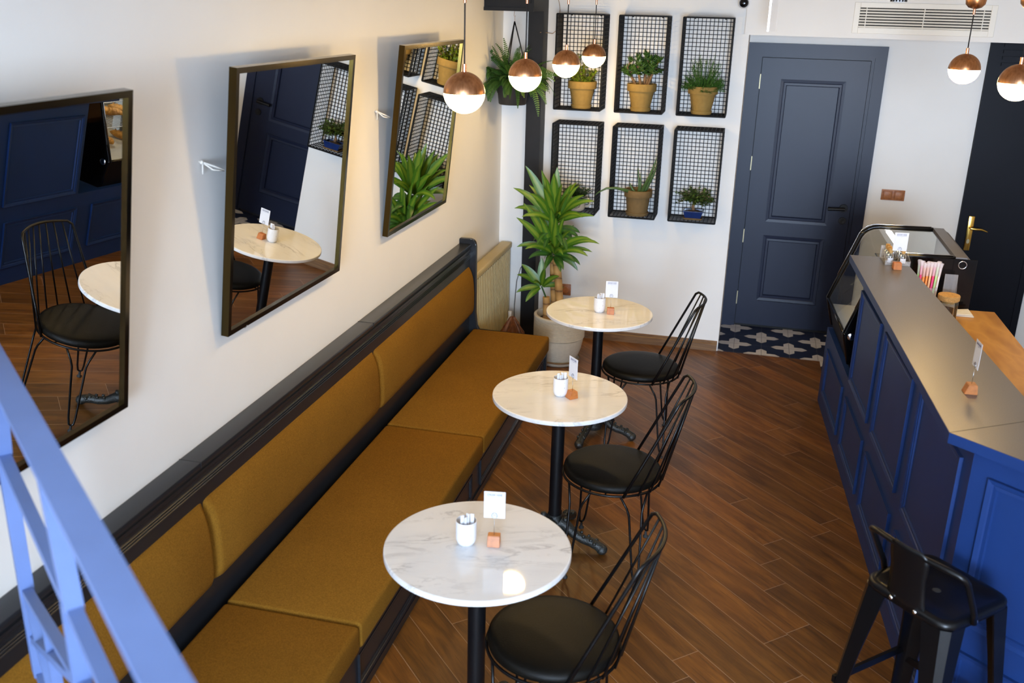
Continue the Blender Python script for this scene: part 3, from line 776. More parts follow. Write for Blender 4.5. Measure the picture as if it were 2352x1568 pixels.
cup0 = make_cup('white speckled cup of sugar sticks on the nearest marble table')
for i, (x, y) in enumerate(((1.003, -4.255), (1.052, -2.955), (1.025, -1.690))):
    o = cup0 if i == 0 else dup(cup0, label=f'white speckled cup of sugar sticks on the {TN[i]} marble table')
    o.location = (x, y, .75); o['group'] = 'sugar cups on the tables'
ST = (((1.089, -4.232, .75), .16, 'upright order card on a wooden block on the nearest marble table'),
      ((1.107, -2.966, .75), -.83, 'order card on a wooden block, turned nearly edge on, on the middle marble table'),
      ((1.090, -1.700, .75), .16, 'order card on a wooden block on the farthest marble table'),
      ((2.545, -1.745, 1.15), .10, 'order card on a wooden block before the acrylic bottle tray on the counter'),
      ((2.583, -3.455, 1.15), -1.50, 'order card on a pinkish block, seen edge on, at the near end of the counter'))
s0 = make_stand(ST[0][2])
for i, (p, r, lb) in enumerate(ST):
    o = s0 if i == 0 else dup(s0, label=lb)
    o.location = p; o.rotation_euler = (0, 0, r); o['group'] = 'order card stands'

# ------------------------------------------------------------------ pendant lamps
def make_pendant(label, zc):
    t = thing('pendant_lamp', label, 'pendant lamp'); R_ = .075; h = zc - H
    bm = NB(); lathe(bm, [(0, 0), (.030, 0), (.044, -.02), (.048, -.045), (.044, -.07), (.030, -.085), (.008, -.0915), (0, -.092)], 32); obj('ceiling_rose', bm, 'copper', t, smooth=60)
    bm = NB(); lathe(bm, [(0, -.088), (.006, -.088), (.006, -.118), (0, -.118)], 14); obj('rose_tube', bm, 'copper_tube', t, smooth=40)
    bm = NB(); tube(bm, [(0, 0, -.115), (0, 0, h + R_ + .018)], .0028, 8); obj('cord', bm, 'cord', t, smooth=180)
    bm = NB(); lathe(bm, [(0, h + R_ + .026), (.0075, h + R_ + .026), (.0075, h + R_ - .004), (0, h + R_ - .004)], 16); obj('cord_grip', bm, 'copper_tube', t, smooth=40)
    bm = NB(); lathe(bm, [(R_ * math.sin(a), h + R_ * math.cos(a)) for a in [i / 20 * (PI / 2) for i in range(21)]] + [(R_ - .003, h)], 48); obj('copper_cap', bm, 'copper', t, smooth=60)
    bm = NB(); r2 = R_ - .001; lathe(bm, [(r2 * math.sin(a), h + .004 + r2 * math.cos(a)) for a in [PI / 2 + i / 18 * (PI / 2) for i in range(19)]], 48); obj('opal_globe', bm, 'lamp_glow', t, smooth=180, label='lit white globe half')
    return t
PL = ((.747, -3.452), (.747, -2.501), (.750, -1.550), (.748, -.620))
PN = ('globe pendant nearest the camera, largest of the row over the bench',
      'globe pendant hanging in front of the fern, second of the row over the bench',
      'globe pendant before the upper left plant basket, lower one of the close pair',
      'smallest, farthest globe pendant, upper right one of the pair before the plant basket')
p0 = make_pendant(PN[0], 2.077)
for i, (x, y) in enumerate(PL):
    o = p0 if i == 0 else dup(p0, label=PN[i])
    o.location = (x, y, H); o['group'] = 'globe pendants over the bench'
q0 = make_pendant('globe pendant over the far counter end, before the white wall', 2.127)
q0.location = (2.740, -1.534, H); q0['group'] = 'globe pendants over the counter'
q1 = dup(q0, loc=(2.779, -2.449, H), label='globe pendant before the dark door, cut by the right picture edge'); q1['group'] = 'globe pendants over the counter'
q1.location.z = H; 

# ------------------------------------------------------------------ plant baskets
BW, BH, BD = .3177, .6163, .232
def make_basket(label):
    t = thing('wire_basket_shelf', label, 'wire basket')
    nx, nz, ny = 12, 23, 8; fr, wr = .0066, .0030
    def seg(bm, a, b, r): tube(bm, [a, b], r, 4, rot0=PI / 4)
    yb, yf = -.008, -BD
    bm = NB()
    c = [(0, 0), (BW, 0), (BW, BH), (0, BH)]
    for i in range(4):
        j = (i + 1) % 4
        for y in (yf, yb): seg(bm, (c[i][0], y, c[i][1]), (c[j][0], y, c[j][1]), fr if y == yf else .004)
        seg(bm, (c[i][0], yf, c[i][1]), (c[i][0], yb, c[i][1]), .004)
    obj('frame', bm, 'black_wire', t)
    bm = NB()
    for i in range(1, nx): seg(bm, (BW * i / nx, yb, 0), (BW * i / nx, yb, BH), wr)
    for k in range(1, nz): seg(bm, (-.004, yb + .002, BH * k / nz), (BW + .004, yb + .002, BH * k / nz), wr)
    obj('back_mesh', bm, 'black_wire', t)
    for x in (0, BW):
        bm = NB()
        for k in range(1, nz): seg(bm, (x, yf, BH * k / nz), (x, yb, BH * k / nz), wr)
        for j in range(1, ny): y = yf + (yb - yf) * j / ny; seg(bm, (x, y, 0), (x, y, BH), wr)
        obj('side_mesh', bm, 'black_wire', t)
    for (nm, z) in (('bottom_mesh', 0), ('top_mesh', BH)):
        bm = NB()
        for i in range(1, nx): seg(bm, (BW * i / nx, yf, z), (BW * i / nx, yb, z), wr)
        for j in range(1, ny): y = yf + (yb - yf) * j / ny; seg(bm, (0, y, z), (BW, y, z), wr)
        obj(nm, bm, 'black_wire', t)
    bm = NB()
    for x in (.06, BW - .06): box(bm, x - .004, x + .004, yb, 0, BH - .012, BH - .004)
    obj('wall_clip', bm, 'black_wire', t)
    return t
CX = (.4254, .8434, 1.2577); RZ = (2.3193 - BH, 1.6059 - BH)
BN = {(0, 0): 'upper left wire basket, behind two pendant lamps, holding a lime green bush', (1, 0): 'upper middle wire basket holding the jade plant', (2, 0): 'upper right wire basket holding the feathery fern',
      (0, 1): 'lower left wire basket holding the plant in a mug', (1, 1): 'lower middle wire basket holding the aloe', (2, 1): 'lower right wire basket holding the bonsai in a blue tray'}
b0 = None
for r in (0, 1):
    for c in range(3):
        lb = 'black ' + BN[(c, r)]
        if b0 is None: b0 = o = make_basket(lb)
        else: o = dup(b0, label=lb)
        o.location = (CX[c], 0, RZ[r]); o['group'] = 'black wire baskets on the white wall'

# ------------------------------------------------------------------ potted plants
def terracotta(t, mat, R=.098, r=.061, h=.180, dish=True):
    z0 = .012 if dish else 0
    bm = NB(); lathe(bm, [(0, z0), (r, z0), (R * .875, h * .73), (R * .99, h * .73), (R * 1.005, h * .75), (R * 1.01, h - .003), (R * .99, h), (R * .90, h), (R * .87, h * .80), (0, h * .80)], 44); obj('pot', bm, mat, t, smooth=40)
    bm = NB(); lathe(bm, [(0, h * .80 - .001), (R * .875, h * .82), (0, h * .86)], 28); obj('soil', bm, 'soil', t, smooth=60)
    if dish:
        bm = NB(); lathe(bm, [(0, 0), (r * 1.08, 0), (r * 1.17, .022), (r * 1.12, .024), (r * 1.03, .008), (0, .008)], 40); obj('saucer', bm, mat, t, smooth=40)
def keep_in(bm):      # leaves stay clear of the wire mesh, spilling only over the open front
    for v in bm.verts:
        v.co.y = min(v.co.y, .098)
        if v.co.y > -.125: v.co.x = max(-.146, min(.140, v.co.x))
def rdir(rnd, zmin=-.2, zmax=1):
    a = rnd.random() * 2 * PI; z = rnd.uniform(zmin, zmax); s = math.sqrt(max(0, 1 - z * z)); return Vector((s * math.cos(a), s * math.sin(a), z))
ZU, ZL = RZ[0] + .004, RZ[1] + .004
# lime bush
t = thing('potted_bush', 'small lime green bush in an ochre pot in the upper left basket', 'potted plant', (.597, -.122, ZU))
terracotta(t, 'terra')
rnd = random.Random(11); bm, uv = leafbm(); sb = NB()
for k in range(34):
    d = rdir(rnd, .45, 1); L = rnd.uniform(.11, .25) * (.5 + .5 * d.z); b = Vector((d.x * .035, d.y * .035, .145)); e = b + Vector((d.x * .55, d.y * .5, d.z)) * L
    tube(sb, [b, e], .0018, 4)
    for i in range(13):
        u = .25 + .75 * i / 12; p = b.lerp(e, u); dd = (rdir(rnd, -.3, .9) + d * .5).normalized(); leaf(bm, uv, p, dd, Vector((0, 0, 1)), rnd.uniform(.028, .044), rnd.uniform(.015, .021), .5, 4)
keep_in(sb); keep_in(bm)
obj('stems', sb, 'bark', t); obj('foliage', bm, 'lime_leaf', t)
# jade
t = thing('potted_jade', 'jade plant with thick oval leaves in an ochre pot in the upper middle basket', 'potted plant', (1.005, -.122, ZU))
terracotta(t, 'terra')
rnd = random.Random(4); bm, uv = leafbm(); sb = NB()
trunks = [((-.03, 0, .15), (-.075, -.01, .225), (-.105, -.02, .285)), ((.01, .01, .15), (.02, 0, .24), (.03, 0, .32)), ((.035, -.01, .15), (.06, -.01, .23), (.095, -.02, .31)), ((0, -.02, .15), (-.02, -.03, .23), (-.035, -.03, .31)), ((.02, .01, .15), (.05, .02, .26), (.065, .01, .335))]
for tr in trunks:
    tr = [Vector(p) for p in tr]; tube(sb, tr, .008, 7, radii=[.011, .008, .005])
    for k in range(10):
        b = tr[1].lerp(tr[2], rnd.uniform(.1, 1)); d = rdir(rnd, -.3, .9); e = b + d * rnd.uniform(.02, .055); tube(sb, [b, e], .0035, 5)
        for i in range(9):
            dd = (d * .6 + rdir(rnd, -.5, .9)).normalized(); leaf(bm, uv, e - d * .008 * (i % 3), dd, Vector((0, -.2, 1)), rnd.uniform(.030, .046), rnd.uniform(.026, .034), -.25, 5, .55, .25, .006)
keep_in(bm)
obj('trunk', sb, 'bark', t, smooth=60); f = obj('foliage', bm, 'jade_leaf', t, smooth=180, solid=.003)
# feathery fern
t = thing('potted_asparagus_fern', 'fine feathery green fern in an ochre pot in the upper right basket', 'potted plant', (1.413, -.122, ZU))
terracotta(t, 'terra')
rnd = random.Random(9); bm, uv = leafbm(); sb = NB()
for k in range(130):
    d = rdir(rnd, .15, 1); L = rnd.uniform(.13, .19) + .28 * max(0, d.z - .72)
    if k == 0: d = Vector((.9, -1.1, .2)).normalized(); L = .28
    b = Vector((d.x * .045, d.y * .045, .145)); pts = [b + Vector((d.x * .72, d.y * .6, d.z)) * (L * i / 4) + Vector((0, 0, -.02 * (i / 4) ** 2)) for i in range(5)]
    tube(sb, pts, .0010, 4)
    for i in range(26):
        u = .15 + .85 * i / 25; j = min(3, int(u * 4)); p = pts[j].lerp(pts[j + 1], u * 4 - j)
        for s in range(2): leaf(bm, uv, p, (rdir(rnd, -.3, .8) + d * .5).normalized(), Vector((0, 0, 1)), rnd.uniform(.014, .028), .0034, .2, 2)
keep_in(sb); keep_in(bm)
obj('stems', sb, 'needle_leaf', t); obj('foliage', bm, 'needle_leaf', t)
# mug plant
t = thing('mug_plant', 'dark leafed plant in a cream logo mug in the lower left basket', 'potted plant', (.598, -.128, ZL))
bm = NB(); lathe(bm, [(0, 0), (.040, 0), (.052, .006), (.060, .022), (.0625, .045), (.0625, .108), (.059, .108), (.059, .05), (.05, .012), (0, .010)], 44); obj('mug_body', bm, 'stone_pot', t, smooth=50)
bm = NB(); tube(bm, [(.060, -.01, .090), (.083, -.014, .092), (.097, -.016, .075), (.097, -.016, .055), (.083, -.014, .036), (.060, -.01, .032)], .0065, 8); obj('mug_handle', bm, 'stone_pot', t, smooth=180)
bm = NB(); lathe(bm, [(0, .088), (.059, .090), (0, .096)], 24); obj('soil', bm, 'soil', t)
bm = NB()     # round printed badge wrapped on the mug wall
def onmug(u, v): a = -PI / 2 + u / .0625 + .12; return Vector((.0633 * math.cos(a), .0633 * math.sin(a), .058 + v))
for r_, w_ in ((.031, .0012), (.0195, .0010)): tube(bm, [onmug(r_ * math.cos(q), r_ * math.sin(q)) for q in [2 * PI * k / 40 for k in range(40)]], w_, 4, closed=True)
for k in range(14):
    if k in (0, 7): continue
    q = 2 * PI * k / 14; tube(bm, [onmug((.0225 + .0065 * s) * math.cos(q), (.0225 + .0065 * s) * math.sin(q)) for s in (0, 1)], .0021, 4)
tube(bm, [onmug(-.010, .010), onmug(0, -.008), onmug(.010, .010)], .0022, 5); tube(bm, [onmug(0, -.014), onmug(0, .004)], .0022, 5)
obj('round_logo', bm, 'black_ink', t)
rnd = random.Random(21); bm, uv = leafbm(); sb = NB()
for k in range(58):
    d = rdir(rnd, .02, 1); L = rnd.uniform(.07, .125); b = Vector((d.x * .025, d.y * .025, .09)); pts = [b + Vector((d.x * .8, d.y * .7, d.z)) * (L * i / 4) + Vector((0, 0, -.035 * (i / 4) ** 2 * (1 - d.z))) for i in range(5)]
    tube(sb, pts, .0014, 4)
    for i in range(12):
        u = .3 + .7 * i / 11; j = min(3, int(u * 4)); p = pts[j].lerp(pts[j + 1], u * 4 - j); s = d.cross(Vector((0, 0, 1))); s = s.normalized() if s.length > .01 else Vector((1, 0, 0))
        leaf(bm, uv, p, (s * (-1) ** i + d * .7 + rdir(rnd) * .3).normalized(), Vector((0, 0, 1)), rnd.uniform(.022, .034), .012, .4, 3)
obj('stems', sb, 'dark_leaf', t); obj('foliage', bm, 'dark_leaf', t)
# aloe
t = thing('potted_aloe', 'aloe with long spiky leaves in a brown pot in the lower middle basket', 'potted plant', (1.030, -.125, ZL))
terracotta(t, 'terra_dark', .097, .070, .178)
bm = NB()
def aloe(pts, w):
    pts = [Vector(p) for p in pts]; n = len(pts); tube(bm, pts, w, 7, radii=[w * (1 - (i / (n - 1)) ** 1.6) + .0008 for i in range(n)])
aloe([(0, 0, .145), (.005, 0, .20), (-.006, 0, .27), (-.012, 0, .335)], .011)
aloe([(.01, 0, .145), (.012, -.01, .20), (.012, -.01, .255), (.010, -.012, .30)], .010)
aloe([(.02, -.02, .145), (.045, -.06, .21), (.085, -.095, .30), (.112, -.11, .385), (.122, -.112, .435)], .013)
aloe([(.03, -.01, .145), (.06, -.02, .20), (.095, -.03, .28), (.115, -.04, .345), (.122, -.04, .40)], .012)
aloe([(-.02, -.01, .145), (-.075, -.075, .178), (-.14, -.130, .200), (-.205, -.142, .196), (-.260, -.145, .165), (-.285, -.145, .14)], .012)
aloe([(-.01, -.01, .145), (-.035, -.02, .175), (-.055, -.02, .205), (-.063, -.02, .225)], .011)
aloe([(-.03, 0, .145), (-.055, 0, .165), (-.075, 0, .172)], .011)
aloe([(.03, .02, .145), (.05, .02, .17), (.075, .02, .188)], .010); aloe([(.02, -.03, .145), (.03, -.05, .17), (.045, -.06, .185)], .010)
obj('aloe_leaves', bm, 'aloe_leaf', t, smooth=60)
# bonsai
t = thing('bonsai_tree', 'little bonsai tree in a glossy blue tray in the lower right basket', 'bonsai', (1.420, -.125, ZL))
bm = NB(); r4 = math.sqrt(2)
def rect_lathe(prof, bm): lathe(bm, [(r * r4, z) for r, z in prof], 4, mat=Matrix.Scale(1.3, 4, (1, 0, 0)) @ Matrix.Rotation(PI / 4, 4, 'Z'))
rect_lathe([(0, .006), (.040, .006), (.050, .052), (.054, .054), (.054, .060), (.047, .060), (.045, .046), (0, .046)], bm); obj('tray_pot', bm, 'blue_glaze', t)
bm = NB(); rect_lathe([(0, 0), (.044, 0), (.050, .012), (.046, .012), (.042, .004), (0, .004)], bm); obj('drip_tray', bm, 'terra_dark', t)
bm = NB(); lathe(bm, [(0, .045), (.045, .047), (.03, .058), (0, .066)], 20, mat=Matrix.Scale(1.2, 4, (1, 0, 0))); obj('soil', bm, 'soil', t, smooth=60)
rnd = random.Random(31); sb = NB(); bm, uv = leafbm()
tr = [Vector(p) for p in ((.0, 0, .055), (-.006, 0, .085), (.002, 0, .110), (.004, 0, .14))]; tube(sb, tr, .01, 8, radii=[.013, .010, .008, .006])
for k in range(70):
    d = rdir(rnd, -.2, 1); L = rnd.uniform(.07, .125); b = tr[2].lerp(tr[3], rnd.random()); e = b + Vector((d.x * 1.12, d.y * .8, d.z * .85)) * L
    if k == 0: e = Vector((-.12, -.01, .175))
    if k == 1: e = Vector((.125, -.01, .145))
    if k == 2: e = Vector((-.118, -.01, .105))
    tube(sb, [b, b.lerp(e, .5) + Vector((0, 0, .01)), e], .0012, 4)
    for i in range(26):
        p = b.lerp(e, rnd.uniform(.40, 1.08)) + rdir(rnd) * .008; leaf(bm, uv, p, rdir(rnd, -.4, .9), Vector((0, 0, 1)), rnd.uniform(.013, .021), rnd.uniform(.011, .015), .3, 3)
keep_in(sb); keep_in(bm)
obj('trunk', sb, 'bark', t, smooth=60); obj('foliage', bm, 'bonsai_leaf', t)

# hanging fern
t = thing('hanging_fern', 'bushy fern hanging from the dark beam in a charcoal pot', 'hanging plant', (.160, -.335, 2.33))
zt, zb = -.445, -.600
bm = NB(); lathe(bm, [(0, zb), (.088, zb), (.094, zb + .006), (.110, zt - .004), (.112, zt), (.105, zt), (.09, zb + .03), (0, zb + .03)], 40); obj('pot', bm, 'dark_pot', t, smooth=40)
bm = NB(); lathe(bm, [(0, zt - .03), (.105, zt - .028), (0, zt - .015)], 24); obj('soil', bm, 'soil', t)
bm = NB(); tube(bm, [(0, 0, .0), (-.003, 0, -.03), (.004, 0, -.036), (.006, 0, -.028)], .0016, 6); tube(bm, [(.002, 0, -.034), (.003, 0, -.068)], .0014, 6); obj('hook', bm, 'thin_wire', t, smooth=180)
for a in (20, 140, 260):
    a = math.radians(a); bm = NB(); tube(bm, [(.002, 0, -.066), (.055 * math.cos(a), .055 * math.sin(a), -.25), (.108 * math.cos(a), .108 * math.sin(a), zt)], .0042, 6); obj('hanger_strap', bm, 'black_metal', t, smooth=180)
rnd = random.Random(17); bm, uv = leafbm(); sb = NB()
def frond(b, d, L, droop, w=.025):
    d = Vector(d).normalized(); pts = []; p = Vector(b); cur = d.copy(); n = 24; tw = rnd.uniform(-1.1, 1.1)
    for i in range(n + 1):
        pts.append(p.copy()); cur = (cur + Vector((0, 0, -droop * (.4 + 1.2 * i / n) / n))).normalized(); p = p + cur * (L / n)
        q = p + t.location
        if q.x < .014: p.x = .014 - t.location.x
        if q.y > -.012: p.y = -.012 - t.location.y
        if q.x > .385 and q.y > -.27: p.y = -.27 - t.location.y
    tube(sb, pts[::3] + [pts[-1]], .0012, 4)
    for i in range(1, n + 1):
        f = (pts[i] - pts[i - 1]).normalized(); s = f.cross(Vector((0, 0, 1))); s = s.normalized() if s.length > .05 else Vector((1, 0, 0)); u = i / n
        s = (Matrix.Rotation(tw, 3, f) @ s); nn = s.cross(f)
        wl = w * (math.sin(PI * min(1, .14 + u * .84)) ** .6)
        for sg in (-1, 1): leaf(bm, uv, pts[i], (s * sg + f * .3).normalized(), nn, max(.006, wl), .0105, .25, 2, .8)
for k in range(150):
    a = rnd.random() * 2 * PI; el = rnd.uniform(.25, 1.45); d = (math.cos(a) * math.cos(el), math.sin(a) * math.cos(el), math.sin(el))
    frond((d[0] * .06, d[1] * .06, zt - .02), d, rnd.uniform(.15, .29), rnd.uniform(1.0, 2.6))
for (d, L, dr) in (((-.1, -.3, 1), .31, .3), ((-.35, -.2, 1), .27, .5), ((-.75, -.3, .8), .30, 1.4), ((.95, -.2, .55), .30, .7), ((.6, -.4, .9), .30, 1.8), ((.9, -.3, .2), .26, 2.0), ((-.9, -.4, .2), .22, 2.4), ((-.9, -.1, .45), .24, .6), ((.3, -.7, .3), .26, 3.4), ((.75, -.6, .3), .34, 3.2), ((-.5, -.9, .4), .22, 3.0), ((.85, -.4, .75), .24, 1.2)):
    frond((d[0] * .06, d[1] * .06, zt - .02), d, L, dr)
obj('stems', sb, 'fern_leaf', t); obj('foliage', bm, 'fern_leaf', t)

# tall corn plant
PX, PY = .590, -.560
t = thing('corn_plant', 'tall striped corn plant in a ribbed cream pot on a saucer behind the farthest table', 'potted plant', (PX, PY, 0))
bm = NB(); pr = [(0, .022), (.120, .022), (.137, .05), (.158, .11), (.168, .16), (.172, .185), (.168, .188), (.174, .192)]
z = .195
while z < .330: pr += [(.1785, z), (.1785, z + .006), (.1755, z + .008)]; z += .0105
pr += [(.180, z), (.180, .345), (.176, .350), (.160, .350), (.156, .300), (0, .300)]
lathe(bm, pr, 64); obj('pot', bm, 'stone_pot', t, smooth=35)
bm = NB(); lathe(bm, [(0, .298), (.158, .300), (0, .318)], 28); obj('soil', bm, 'soil', t, smooth=60)
sc = obj('saucer', (lambda b: (lathe(b, [(0, 0), (.135, 0), (.150, .012), (.156, .030), (.147, .031), (.138, .014), (0, .012)], 48), b)[1])(NB()), 'stone_pot', t, smooth=40)
bm = NB(); tube(bm, [(.1525 * math.cos(2 * PI * k / 48), .1525 * math.sin(2 * PI * k / 48), .0305) for k in range(48)], .005, 6, closed=True); obj('dark_rim', bm, 'bark', sc, smooth=180)
canes = [[(-.045, .02, .30), (-.050, .02, .45), (-.062, .02, .62), (-.068, .02, .775)], [(.010, -.03, .30), (.000, -.03, .45), (-.015, -.03, .60), (-.035, -.03, .745)], [(-.085, -.045, .30), (-.088, -.045, .42), (-.092, -.045, .475)]]
for c_, r_ in zip(canes, (.023, .027, .025)):
    bm = NB(); tube(bm, c_, r_, 14); obj('cane', bm, 'cane', t, smooth=60)
rnd = random.Random(8)
def head(c, spec, mat, nm='foliage', rw=1.0):
    bm, uv = leafbm()
    for (az, el, L, w, bend) in spec:
        a = math.radians(az); e = math.radians(el); d = Vector((math.cos(a) * math.cos(e), math.sin(a) * math.cos(e), math.sin(e)))
        strap(bm, uv, Vector(c) + d * .012, d, Vector((rnd.uniform(-.5, .5), -.75, rnd.uniform(.35, .9))), L, w * .92 * rw, bend * 1.35)
    obj(nm, bm, mat, t, smooth=180)
# crown reaching the lower left basket; azimuth measured in plan (0 = right, 270 = towards the camera)
top = (-.060, .0, .985)
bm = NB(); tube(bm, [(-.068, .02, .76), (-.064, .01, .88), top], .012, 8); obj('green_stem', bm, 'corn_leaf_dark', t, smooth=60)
head(top, [(188, 66, .42, .072, .35), (182, 50, .36, .062, .55), (176, 36, .30, .056, .75), (170, 60, .30, .06, .5), (100, 84, .36, .078, .15), (265, 80, .34, .085, .2), (300, 72, .30, .075, .35),
           (345, 60, .29, .060, .7), (2, 54, .31, .058, .9), (320, 40, .30, .052, .8), (350, 30, .28, .045, .5), (310, 62, .28, .06, .5), (225, 58, .30, .06, .6), (250, 66, .30, .066, .5),
           (60, 60, .32, .060, .5), (130, 55, .30, .056, .6), (210, 35, .24, .05, .8), (355, 68, .30, .055, .55), (240, 74, .33, .06, .3), (200, 76, .36, .06, .25), (290, 48, .24, .05, .9), (330, 70, .30, .055, .4), (165, 74, .34, .06, .3)], 'corn_leaf')
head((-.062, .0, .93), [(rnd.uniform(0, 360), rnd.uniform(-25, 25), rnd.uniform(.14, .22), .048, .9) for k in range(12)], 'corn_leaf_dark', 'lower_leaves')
mid = (-.055, -.03, .775)
head(mid, [(196, 64, .40, .07, .35), (205, 52, .36, .068, .35), (186, 34, .26, .05, .9), (255, 80, .32, .078, .2), (285, 74, .28, .070, .35), (318, 60, .26, .056, .6),
           (345, 48, .31, .052, .8), (2, 42, .33, .050, .9), (12, 26, .26, .042, .7), (350, 30, .25, .05, .9), (60, 56, .26, .05, .7), (120, 56, .26, .05, .7), (225, 40, .24, .05, .9), (235, 68, .30, .058, .4), (330, 76, .28, .055, .3), (270, 52, .22, .05, .9), (180, 74, .32, .058, .3), (300, 40, .20, .045, 1.0)], 'corn_leaf')
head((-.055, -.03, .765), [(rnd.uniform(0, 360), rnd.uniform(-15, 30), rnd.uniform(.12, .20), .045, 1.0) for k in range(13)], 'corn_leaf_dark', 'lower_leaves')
low = (-.100, -.05, .480)
bm = NB(); tube(bm, [(-.092, -.045, .46), (-.10, -.05, .49), (-.125, -.055, .55)], .006, 6); obj('green_stem', bm, 'corn_leaf_dark', t, smooth=60)
head((-.125, -.055, .545), [(170, 35, .19, .05, .6), (185, 55, .20, .06, .4), (110, 80, .19, .065, .2), (300, 70, .16, .06, .4), (200, 5, .17, .045, .6), (350, 50, .15, .05, .6), (230, -15, .15, .045, .7), (20, 20, .15, .04, .8), (260, 40, .15, .05, .6)], 'corn_leaf')

# ------------------------------------------------------------------ counter
XF = lambda y: 2.394 - .0612 * (y + 1.514)
CA, CB = Vector((2.535, -3.845)), Vector((.762, -.647)).normalized()
CE = CA + CB * 1.15; CN = Vector((-CB.y, CB.x))          # CN points to the staff side
t = thing('service_counter', 'panelled blue service counter with a dark slate top on the right', 'counter', (2.5, -2.6, 0))
OFF = Vector((2.5, -2.6, 0)); L_ = Matrix.Translation(-OFF)
def cobj(*a, **k):
    o = obj(*a, **k); return o
bm = NB()
ri = CA + CN * .19 + CB * .05; re = CE + CN * .19
prism(bm, [(XF(-1.70), -1.70), tuple(CA), tuple(CE), tuple(re), (2.700, -3.70), (XF(-1.70) + .19, -1.70)], 1.115, 'z', 0, L_)
prism(bm, [(XF(-.76), -.76), (XF(-1.70), -1.70), (XF(-1.70) + .19, -1.70), (2.60, -1.512), (2.93, -1.512), (2.90, -.76)], .50, 'z', 0, L_)
cobj('body', bm, 'counter_blue', t)
bm = NB(); fn = Vector((-1, -.0612)).normalized()
def PF(u, v, n): return L_ @ Vector((XF(u) + fn.x * n, u + fn.y * n, v))
for (a, b, c, d) in ((-1.570, -.925, .118, .412), (-2.278, -1.705, .118, .412), (-3.006, -2.398, .118, .412), (-3.745, -3.135, .118, .412), (-2.300, -1.735, .514, 1.02), (-3.014, -2.418, .514, 1.02), (-3.755, -3.155, .514, 1.035)):
    strip_frame(bm, a, b, c, d, .030, .014, PF)
def PC(u, v, n): q = CA + CB * u - CN * n; return L_ @ Vector((q.x, q.y, v))
for (a, b) in ((.064, .62), (.70, 1.10)):
    strip_frame(bm, a, b, .514, 1.037, .032, .014, PC); strip_frame(bm, a, b, .118, .412, .032, .014, PC)
cobj('panel_moulding', bm, 'counter_blue', t)
bm = NB(); s1, s2 = Vector((2.338, -1.514)), Vector((2.456, -3.834)); sd = Vector((.179, -.152)).normalized(); s3 = s2 + sd * 1.22
sn = Vector((-sd.y, sd.x)); i2 = Vector((2.775, -3.627)); i3 = i2 + sd * 1.22; s4 = Vector((2.604, -1.500))
prism(bm, [tuple(s1), tuple(s2), tuple(s3), tuple(i3), tuple(i2), tuple(s4)], .033, 'z', 1.117, L_)
cobj('slab_top', bm, 'slab', t, label='dark slate worktop slab')
bm = NB(); e = .0018
f1 = Vector((-1, -.0509)).normalized() * e; f2 = -sn * e
mm = s2 + Vector((-e, -e * .65))
prism(bm, [tuple(s1 + f1), tuple(mm), tuple(s3 + f2), tuple(s3), tuple(s2), tuple(s1)], .0345, 'z', 1.1148, L_)
cobj('edge_band', bm, 'counter_blue', t, label='blue edge band')
bm = NB(); dj = (i2 - s2).normalized(); nj = Vector((-dj.y, dj.x)) * .0009
prism(bm, [tuple(s2 + nj), tuple(s2 - nj), tuple(i2 - nj), tuple(i2 + nj)], .0006, 'z', 1.1498, L_); cobj('slab_joint', bm, 'cord', t)

# work surface behind
t = thing('oak_worktop', 'honey coloured oak worktop behind the counter', 'worktop', (2.85, -2.5, 0))
OFF2 = Matrix.Translation((-2.85, 2.5, 0))
rear = lambda y: XF(y) + .195
bm = NB(); prism(bm, [(rear(-1.53), -1.53), (rear(-3.62), -3.62), (3.135, -3.62), (3.104, -1.50), (2.60, -1.53)], .032, 'z', .868, OFF2)
bmesh.ops.bevel(bm, geom=[e_ for e_ in bm.edges if abs(e_.verts[0].co.z - e_.verts[1].co.z) < .001], offset=.003, segments=2, affect='EDGES', clamp_overlap=True)
obj('worktop_board', bm, 'oak', t, smooth=30)
bm = NB(); prism(bm, [(rear(-1.55) + .01, -1.55), (rear(-3.6) + .01, -3.6), (3.06, -3.6), (3.04, -1.55)], .868, 'z', 0, OFF2); obj('cabinet_body', bm, 'counter_blue', t)

# ------------------------------------------------------------------ refrigerated display case
SH = lambda y: .0612 * (-.745 - y)
t = thing('display_case', 'curved glass pastry display case at the far end of the counter', 'display case', (2.6, -1.12, .5))
LD = Matrix.Translation((-2.6, 1.12, -.5))
def D_(x, y, z): return LD @ Vector((x + SH(y) * max(0, min(1, (2.90 - x) / .55)), y, z))
YF_, YB_ = -1.492, -.752
gp = [(2.326, .696), (2.372, .828), (2.416, .956), (2.450, 1.055), (2.464, 1.097), (2.480, 1.123), (2.503, 1.142), (2.530, 1.154), (2.561, 1.159), (2.70, 1.162), (2.865, 1.165)]
def sheet(prof, y0, y1, th=0):
    bm = NB(); a = [bm.verts.new(D_(x, y0, z)) for x, z in prof]; b = [bm.verts.new(D_(x, y1, z)) for x, z in prof]
    for i in range(len(prof) - 1): bm.faces.new((a[i], a[i + 1], b[i + 1], b[i]))
    return bm
o = obj('curved_glass', sheet(gp, YF_ + .012, YB_ - .008), 'glass', t, smooth=60)
full = [(2.378, .502), (2.326, .696)] + gp[1:] + [(2.925, 1.160), (2.925, .502)]
def slab(prof, y0, y1, mat, name, par=t, lab=None):
    bm = NB(); a = [bm.verts.new(D_(x, y0, z)) for x, z in prof]; b = [bm.verts.new(D_(x, y1, z)) for x, z in prof]
    bm.faces.new(a); bm.faces.new(list(reversed(b)))
    for i in range(len(prof)):
        j = (i + 1) % len(prof); bm.faces.new((a[i], b[i], b[j], a[j]))
    return obj(name, bm, mat, par, label=lab)
